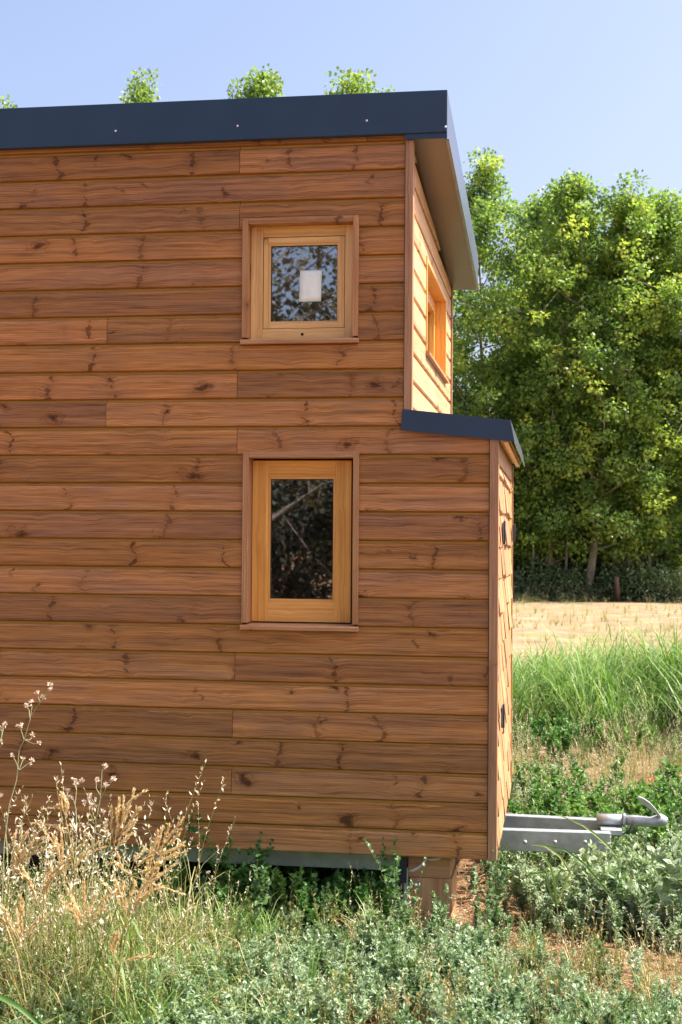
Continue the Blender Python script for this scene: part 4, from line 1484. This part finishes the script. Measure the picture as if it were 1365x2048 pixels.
blade_clump('broad_grass', [[(-60, 1975), (0, 1993), (40, 2015), (80, 2050), (110, 2090)]],
            4.45, 'wide green grass blade crossing the bottom left corner', 'grass blade', w=.02, r0=.1)

# fallen orange leaves
for i, (px, py, lb) in enumerate(((1096, 1516, 'red orange fallen leaf among weeds, the farthest from the drawbar'),
                                  (1037, 1548, 'orange fallen leaf close to the front of the house'),
                                  (1300, 1562, 'red brown leaf resting above the trailer coupling'),
                                  (1117, 1582, 'small orange leaf between the house and the coupling'),
                                  (1190, 2010, 'orange leaf in the straw at the bottom right'))):
    g_ = on_ground(px, py, .10 if i < 4 else .03)
    s = Tris()
    n_ = 5
    s.inst(LEAF, np.repeat(g_[None], n_, 0) + rs.normal(size=(n_, 3)) * .008, frames_up(rs.normal(size=(n_, 3)) * np.array((1, 1, .5)), rs, .6), rs.uniform(.04, .06, n_) * (g_[1] / 9), rs.uniform(0, 1, n_))
    o = link('fallen_leaf', s.mesh('fallen_leaf'), M['leaf_orange']); tag(o, lb, 'fallen leaf', 'orange leaves lying in the grass')

# ------------------------------------------------------------------ trees


def make_tree(seed, H, crown_r, r0=.15, low=.16, lean=(0, 0), leaf=.145, dens=.92, nb=34):
    rng = np.random.default_rng(seed)
    tk = MB()
    npt = 12
    drift = np.cumsum(rng.normal(size=(npt, 2)) * .10, 0) * np.linspace(0, 1, npt)[:, None]
    tp = [np.array((drift[i, 0] + lean[0] * (i / (npt - 1)) ** .9 * H, drift[i, 1] + lean[1] * (i / (npt - 1)) * H, H * .95 * i / (npt - 1))) for i in range(npt)]
    tk.tube(tp, [r0 * (1.25 if i == 0 else 1) * (1 - .88 * (i / (npt - 1)) ** .9) for i in range(npt)], 10)
    cl = []
    TP = np.array(tp)
    for b in range(nb):
        t = low + (1 - low) * ((b + rng.uniform(0, 1)) / nb) ** .85
        t = min(t, .985)
        i = min(int(t * (npt - 1)), npt - 2); fr = t * (npt - 1) - i
        base = TP[i] * (1 - fr) + TP[i + 1] * fr
        az = b * 2.4 + rng.uniform(-.5, .5)
        prof = (math.sin(math.pi * min(1, (t - low) / (1 - low) * .80 + .18))) ** .7 * (1 if rng.uniform() > .18 else .45)
        L = crown_r * prof * rng.uniform(.5, 1.35) * (1 if t > .4 else .9)
        el = rng.uniform(.2, .8) + (.5 if t > .8 else 0)
        pts = []
        for s_ in np.linspace(0, 1, 5):
            e2 = el + .35 * s_
            pts.append(base + np.array((math.cos(az) * math.cos(el), math.sin(az) * math.cos(el), math.sin(e2) * (1 - .25 * s_))) * L * s_)
        rb = r0 * (1 - t) * .36 + .012
        tk.tube(pts, list(np.linspace(rb, .006, 5)), 5, cap=False)
        for s_ in (.35, .6, .8, 1.0):
            c = pts[0] + (pts[-1] - pts[0]) * s_
            for _ in range(2 if s_ > .5 else 1):
                off = rng.normal(size=3) * (.30 + .20 * s_) * (.5 + .5 * L / crown_r)
                cl.append((c + off * 1.15, rng.uniform(.16, .52)))
                if rng.uniform() < .5:
                    tk.tube([c, c + off * .6, c + off], [.012, .008, .004], 4, cap=False)
    s = Tris()
    for c, rad in cl:
        n_ = int(78 * dens * (rad / .33) ** 1.6)
        d_ = rng.normal(size=(n_, 3)); d_ /= np.linalg.norm(d_, axis=1, keepdims=True)
        P0 = c + d_ * (rad * rng.uniform(.15, 1.25, n_) ** .6)[:, None] * np.array((1.1, 1.1, .8))
        dd = d_ * .7 + rng.normal(size=(n_, 3)) * .6; dd[:, 2] -= .25
        tone = rng.uniform(0, .55)
        s.inst(LEAF4, P0, frames_up(dd, rng, .6), leaf * rng.uniform(.6, 1.15, n_), tone + rng.uniform(0, .43, n_))
    return tk, s


GROVE = 'tall pale trunked trees at the edge of the field'
protos = []


def tree(seed, H, cr, loc, label, r0=.15, low=.16, lean=(0, 0), group=GROVE, dens=.92, leaf=.145, nb=34, cat='tree', name='tree'):
    tk, s = make_tree(seed, H, cr, r0, low, lean, leaf, dens, nb)
    root = empty(name, loc)
    tag(root, label, cat, group)
    o = tk.build('trunk', M['bark']); o.parent = root
    c_ = link('crown', s.mesh('crown'), M['tree_leaf']); c_.parent = root
    return root


def copy_tree(src, loc, rz, sc, label, group=GROVE):
    r = src.copy(); COL.objects.link(r); r.location = loc; r.rotation_euler = (0, 0, rz); r.scale = (sc[0], sc[0], sc[1])
    r['label'] = label
    if group: r['group'] = group
    for ch_ in list(src.children):
        c_ = ch_.copy(); COL.objects.link(c_); c_.parent = r
    return r


def at(px, Y):
    p_ = on_y(px, 1150, Y)
    return (p_[0], Y, 0.0)


def topz(px, py, Y):
    return on_y(px, py, Y)[2]


YT = 48.5
tA_ = tree(1, topz(965, 312, YT), 2.9, at(965, YT), 'tall tree nearest the house corner, top beside the roof overhang', r0=.10, lean=(-.012, 0), low=.03, nb=46)
tB_ = tree(2, topz(1110, 352, YT), 2.5, at(1095, YT - .6), 'tall tree with a straight pale trunk, left of the leaning trunks', r0=.125, lean=(.03, 0), low=.07, nb=42)
tC_ = tree(3, topz(1205, 384, YT), 2.4, at(1172, YT - 1.0), 'tree with the thick trunk leaning to the right', r0=.15, lean=(.105, 0), low=.09, nb=42)
tD_ = tree(4, topz(1330, 392, YT), 2.6, at(1222, YT - .5), 'tree with the slim pale trunk right of the thick leaning one', r0=.12, lean=(.085, .02), low=.06, nb=40)
tE_ = tree(5, topz(1330, 388, YT), 2.6, at(1333, YT), 'tall tree at the right picture edge', r0=.095, lean=(.0, 0), low=.03, nb=46)
# second and third rows and the trees whose tops show above the roof
specs = [
    (tB_, 1030, 51.5, 380, 1.0, 'rear tree filling the gap between the first two trunks'),
    (tE_, 1140, 52.0, 400, 1.6, 'rear tree with its top behind the middle of the grove'),
    (tA_, 1265, 51.5, 430, 2.6, 'rear tree behind the slim leaning trunk'),
    (tD_, 1385, 52.2, 400, 4.0, 'rear tree behind the right picture edge'),
    (tC_, 925, 52.5, 470, 3.0, 'rear tree partly hidden by the upper front wall'),
    (tC_, 1440, 49.0, 380, 5.0, 'front row tree just outside the right edge'),
    (tE_, 690, 44.0, 138, 2.0, 'tree whose top shows above the right part of the roof'),
    (tB_, 462, 44.0, 126, .9, 'tree whose top shows above the middle of the roof'),
    (tA_, 272, 43.0, 138, 3.6, 'tree whose bright top shows left above the roof'),
    (tA_, 10, 43.0, 192, 1.2, 'tree whose top just shows at the left picture edge'),
]
Hof = {tA_: 1, tB_: 1}
for src, px, Y, pyt, rz, lb in specs:
    H0 = max(c_.bound_box[i][2] for c_ in src.children for i in range(8))
    z1 = topz(px, pyt, Y)
    copy_tree(src, at(px, Y), rz, ((z1 / H0 * .5 + .5) * (.8 if px < 800 else 1), z1 / H0), lb)

# slim young trees between the big trunks
slim = tree(12, 7.5, 1.25, at(1062, YT - .8), 'slim young tree between the house and the first big trunk', r0=.055, low=.25, lean=(.02, 0), nb=22)
for px, Y, rz, sc, lb in ((1132, YT - .9, 1.3, 1.05, 'slim young tree right of the straight trunk'), (1262, YT - .7, 2.9, .95, 'slim young tree right of the wooden stake'),
                          (1300, YT - .4, 4.1, 1.15, 'slim young tree left of the tree at the right edge'), (1010, YT - .4, 5.3, 1.1, 'slim young tree closest to the far corner of the bay')):
    copy_tree(slim, at(px, Y), rz, (sc, sc), lb)

# understorey shrubs at the foot of the grove
def shrub(seed, loc, w, h, label, n=26):
    rng = np.random.default_rng(seed)
    root = empty('shrub', loc); tag(root, label, 'shrub', 'shrubs under the field edge trees')
    tk = MB(); s = Tris()
    for b in range(n):
        az = rng.uniform(0, 6.28); rr = w * rng.uniform(0, 1) ** .6; zz = h * rng.uniform(.12, 1) * (1 - .45 * (rr / w) ** 2)
        c = np.array((math.cos(az) * rr, math.sin(az) * rr * .6, zz))
        tk.tube([(0, 0, 0), c * np.array((.45, .45, .55)), c], [.03, .015, .006], 4, cap=False)
        n_ = 110
        d_ = rng.normal(size=(n_, 3)); d_ /= np.linalg.norm(d_, axis=1, keepdims=True)
        P0 = c + d_ * (.42 * rng.uniform(.2, 1.2, n_) ** .6)[:, None]
        P0[:, 2] = np.maximum(P0[:, 2], .03)
        s.inst(LEAF4, P0, frames_up(d_ + rng.normal(size=(n_, 3)) * .5, rng, .6), rng.uniform(.06, .13, n_), rng.uniform(0, 1, n_))
    o = tk.build('stems', M['bark']); o.parent = root
    c_ = link('foliage', s.mesh('foliage'), M['shrub_leaf']); c_.parent = root
    return root


sp = [(1050, 49.2, 1.5, 3.0, 'dark shrub beside the far corner of the lower bay'), (1118, 49.0, 1.2, 2.4, 'rounded dark shrub around the straight trunk'),
      (1152, 49.4, 1.0, 2.4, 'tall dark shrub at the foot of the thick leaning trunk'), (1205, 48.8, .8, 1.5, 'low shrub behind the wooden stake'),
      (1280, 49.0, 1.3, 2.0, 'loose shrub right of the wooden stake'), (1350, 49.0, 1.3, 2.6, 'shrub at the right picture edge')]
sp += [(1075, 47.5, 1.0, 1.1, 'low leafy shrub in front of the straight trunk'), (1140, 47.3, .8, .8, 'low leafy shrub left of the thick leaning trunk'),
       (1258, 47.4, .9, 1.0, 'low leafy shrub just right of the stake'), (1318, 47.2, 1.1, 1.2, 'low leafy shrub in front of the right edge tree')]
sh0 = None
for i, (px, Y, w, h, lb) in enumerate(sp):
    shrub(900 + i, at(px, Y), w, h, lb)
for i, px in enumerate((1000, 1070, 1130, 1190, 1250, 1310, 1380)):
    shrub(940 + i, at(px, 53.0 + (i % 2)), 1.9, 4.2, ['dense tall thicket shrub behind the far corner of the bay', 'dense thicket shrub behind the straight trunk', 'dense thicket shrub left of the thick trunk',
          'dense thicket shrub between the leaning trunks', 'dense thicket shrub right of the stake', 'dense thicket shrub near the right edge', 'dense thicket shrub beyond the right edge'][i], n=40)

# weathered stake at the field edge
k_ = on_y(1236, 1199, 46.6)
sk = MB(); sk.tube([(k_[0] - .01, 46.6, 0), (k_[0] - .02, 46.6, .45), (k_[0] - .06, 46.6, .80)], [.09, .08, .07], 8)
o = sk.build('wooden_stake', M['stake']); tag(o, 'short reddish wooden stake standing at the edge of the grove', 'stake')

# trees on the near side, behind the camera: they stand in the window reflections
REF = 'trees standing behind the viewer, seen mirrored in the windows'
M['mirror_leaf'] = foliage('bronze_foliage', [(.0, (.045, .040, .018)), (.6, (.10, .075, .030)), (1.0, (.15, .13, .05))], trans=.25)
M['mirror_dark'] = foliage('dark_mirror_foliage', [(.0, (.012, .018, .010)), (.6, (.03, .036, .018)), (1.0, (.07, .065, .035))], trans=.1)  # leaf colour darkened so the lower pane's reflection stays near black
_keep = M['tree_leaf']; M['tree_leaf'] = M['mirror_leaf']
tF_ = tree(8, 8.6, 2.6, (-4.9, -10.5, 0), 'sparse tree mirrored in the upper window', r0=.13, low=.25, group=REF, dens=.26, leaf=.125, nb=30)
M['tree_leaf'] = _keep
for i, (x_, y_, src, rz, s1, s2, lb) in enumerate((
        (-3.4, -13.5, tF_, 2.0, 1.0, 1.05, 'tree mirrored at the right side of the upper window'),
        (-6.8, -13.0, tF_, 4.2, 1.0, 1.0, 'tree mirrored at the left side of the upper window'),
        (-9.4, -11.5, tD_, .3, .8, .5, 'broad tree left of the mirrored group'))):
    copy_tree(src, (x_, y_, 0), rz, (s1, s2), lb, REF)
for i, (x_, y_, w_, h_) in enumerate(((-3.0, -11.8, 1.6, 3.9), (-4.9, -12.6, 1.7, 4.3), (-6.6, -11.5, 1.7, 4.1), (-8.4, -12.4, 1.8, 4.4), (-5.8, -15.0, 2.2, 4.8), (-3.6, -15.2, 2.2, 4.6))):
    _k = M['shrub_leaf']; M['shrub_leaf'] = M['mirror_dark']
    o = shrub(980 + i, (x_, y_, 0), w_, h_, 'dark shrub mirrored in the lower window pane', n=44)
    M['shrub_leaf'] = _k
    o['group'] = 'shrubs behind the viewer mirrored in the lower window'

# ------------------------------------------------------------------ light
SUN = Vector((.70, .115, 1.0)).normalized()
w = bpy.data.worlds.new('World'); scene.world = w; w.use_nodes = True
nt = w.node_tree; nt.nodes.clear()
sky = nt.nodes.new('ShaderNodeTexSky'); sky.sky_type = 'NISHITA'; sky.sun_disc = False
sky.sun_elevation = math.asin(SUN.z); sky.sun_rotation = math.atan2(SUN.x, SUN.y)
sky.air_density = 1.0; sky.dust_density = 5.0; sky.ozone_density = 1.5
bg = nt.nodes.new('ShaderNodeBackground'); bg.inputs[1].default_value = .14
ow = nt.nodes.new('ShaderNodeOutputWorld')
tm = nt.nodes.new('ShaderNodeMix'); tm.data_type = 'RGBA'; tm.blend_type = 'MULTIPLY'; tm.inputs[0].default_value = 1
tm.inputs[7].default_value = (.975, .92, .96, 1)
nt.links.new(sky.outputs[0], tm.inputs[6]); nt.links.new(tm.outputs[2], bg.inputs[0]); nt.links.new(bg.outputs[0], ow.inputs[0])
sl = bpy.data.lights.new('sun', 'SUN'); sl.energy = 4.8; sl.angle = R(.53); sl.color = (1.0, .94, .85)
so = bpy.data.objects.new('sun', sl); COL.objects.link(so)
so.rotation_euler = SUN.to_track_quat('Z', 'Y').to_euler()

# ------------------------------------------------------------------ camera
cd = bpy.data.cameras.new('camera'); cam = bpy.data.objects.new('camera', cd); COL.objects.link(cam)
rot = Matrix(((EX[0], EX[1], EX[2]), (EY[0], EY[1], EY[2]), (EZ[0], EZ[1], EZ[2])))
cam.matrix_world = Matrix.Translation(Vector(CAMP)) @ rot.to_4x4()
cd.sensor_fit = 'VERTICAL'; cd.sensor_height = 36.0; cd.sensor_width = 24.0
cd.lens = FOC / 2048 * 36.0
cd.clip_start = .05; cd.clip_end = 2000
cd.dof.use_dof = True; cd.dof.focus_distance = 6.4; cd.dof.aperture_fstop = 9.0
scene.camera = cam
scene.view_settings.view_transform = 'Standard'; scene.view_settings.look = 'None'
scene.view_settings.exposure = 1.15; scene.view_settings.gamma = 1
scene.cycles.max_bounces = 6; scene.cycles.transparent_max_bounces = 8
scene.cycles.use_denoising = True
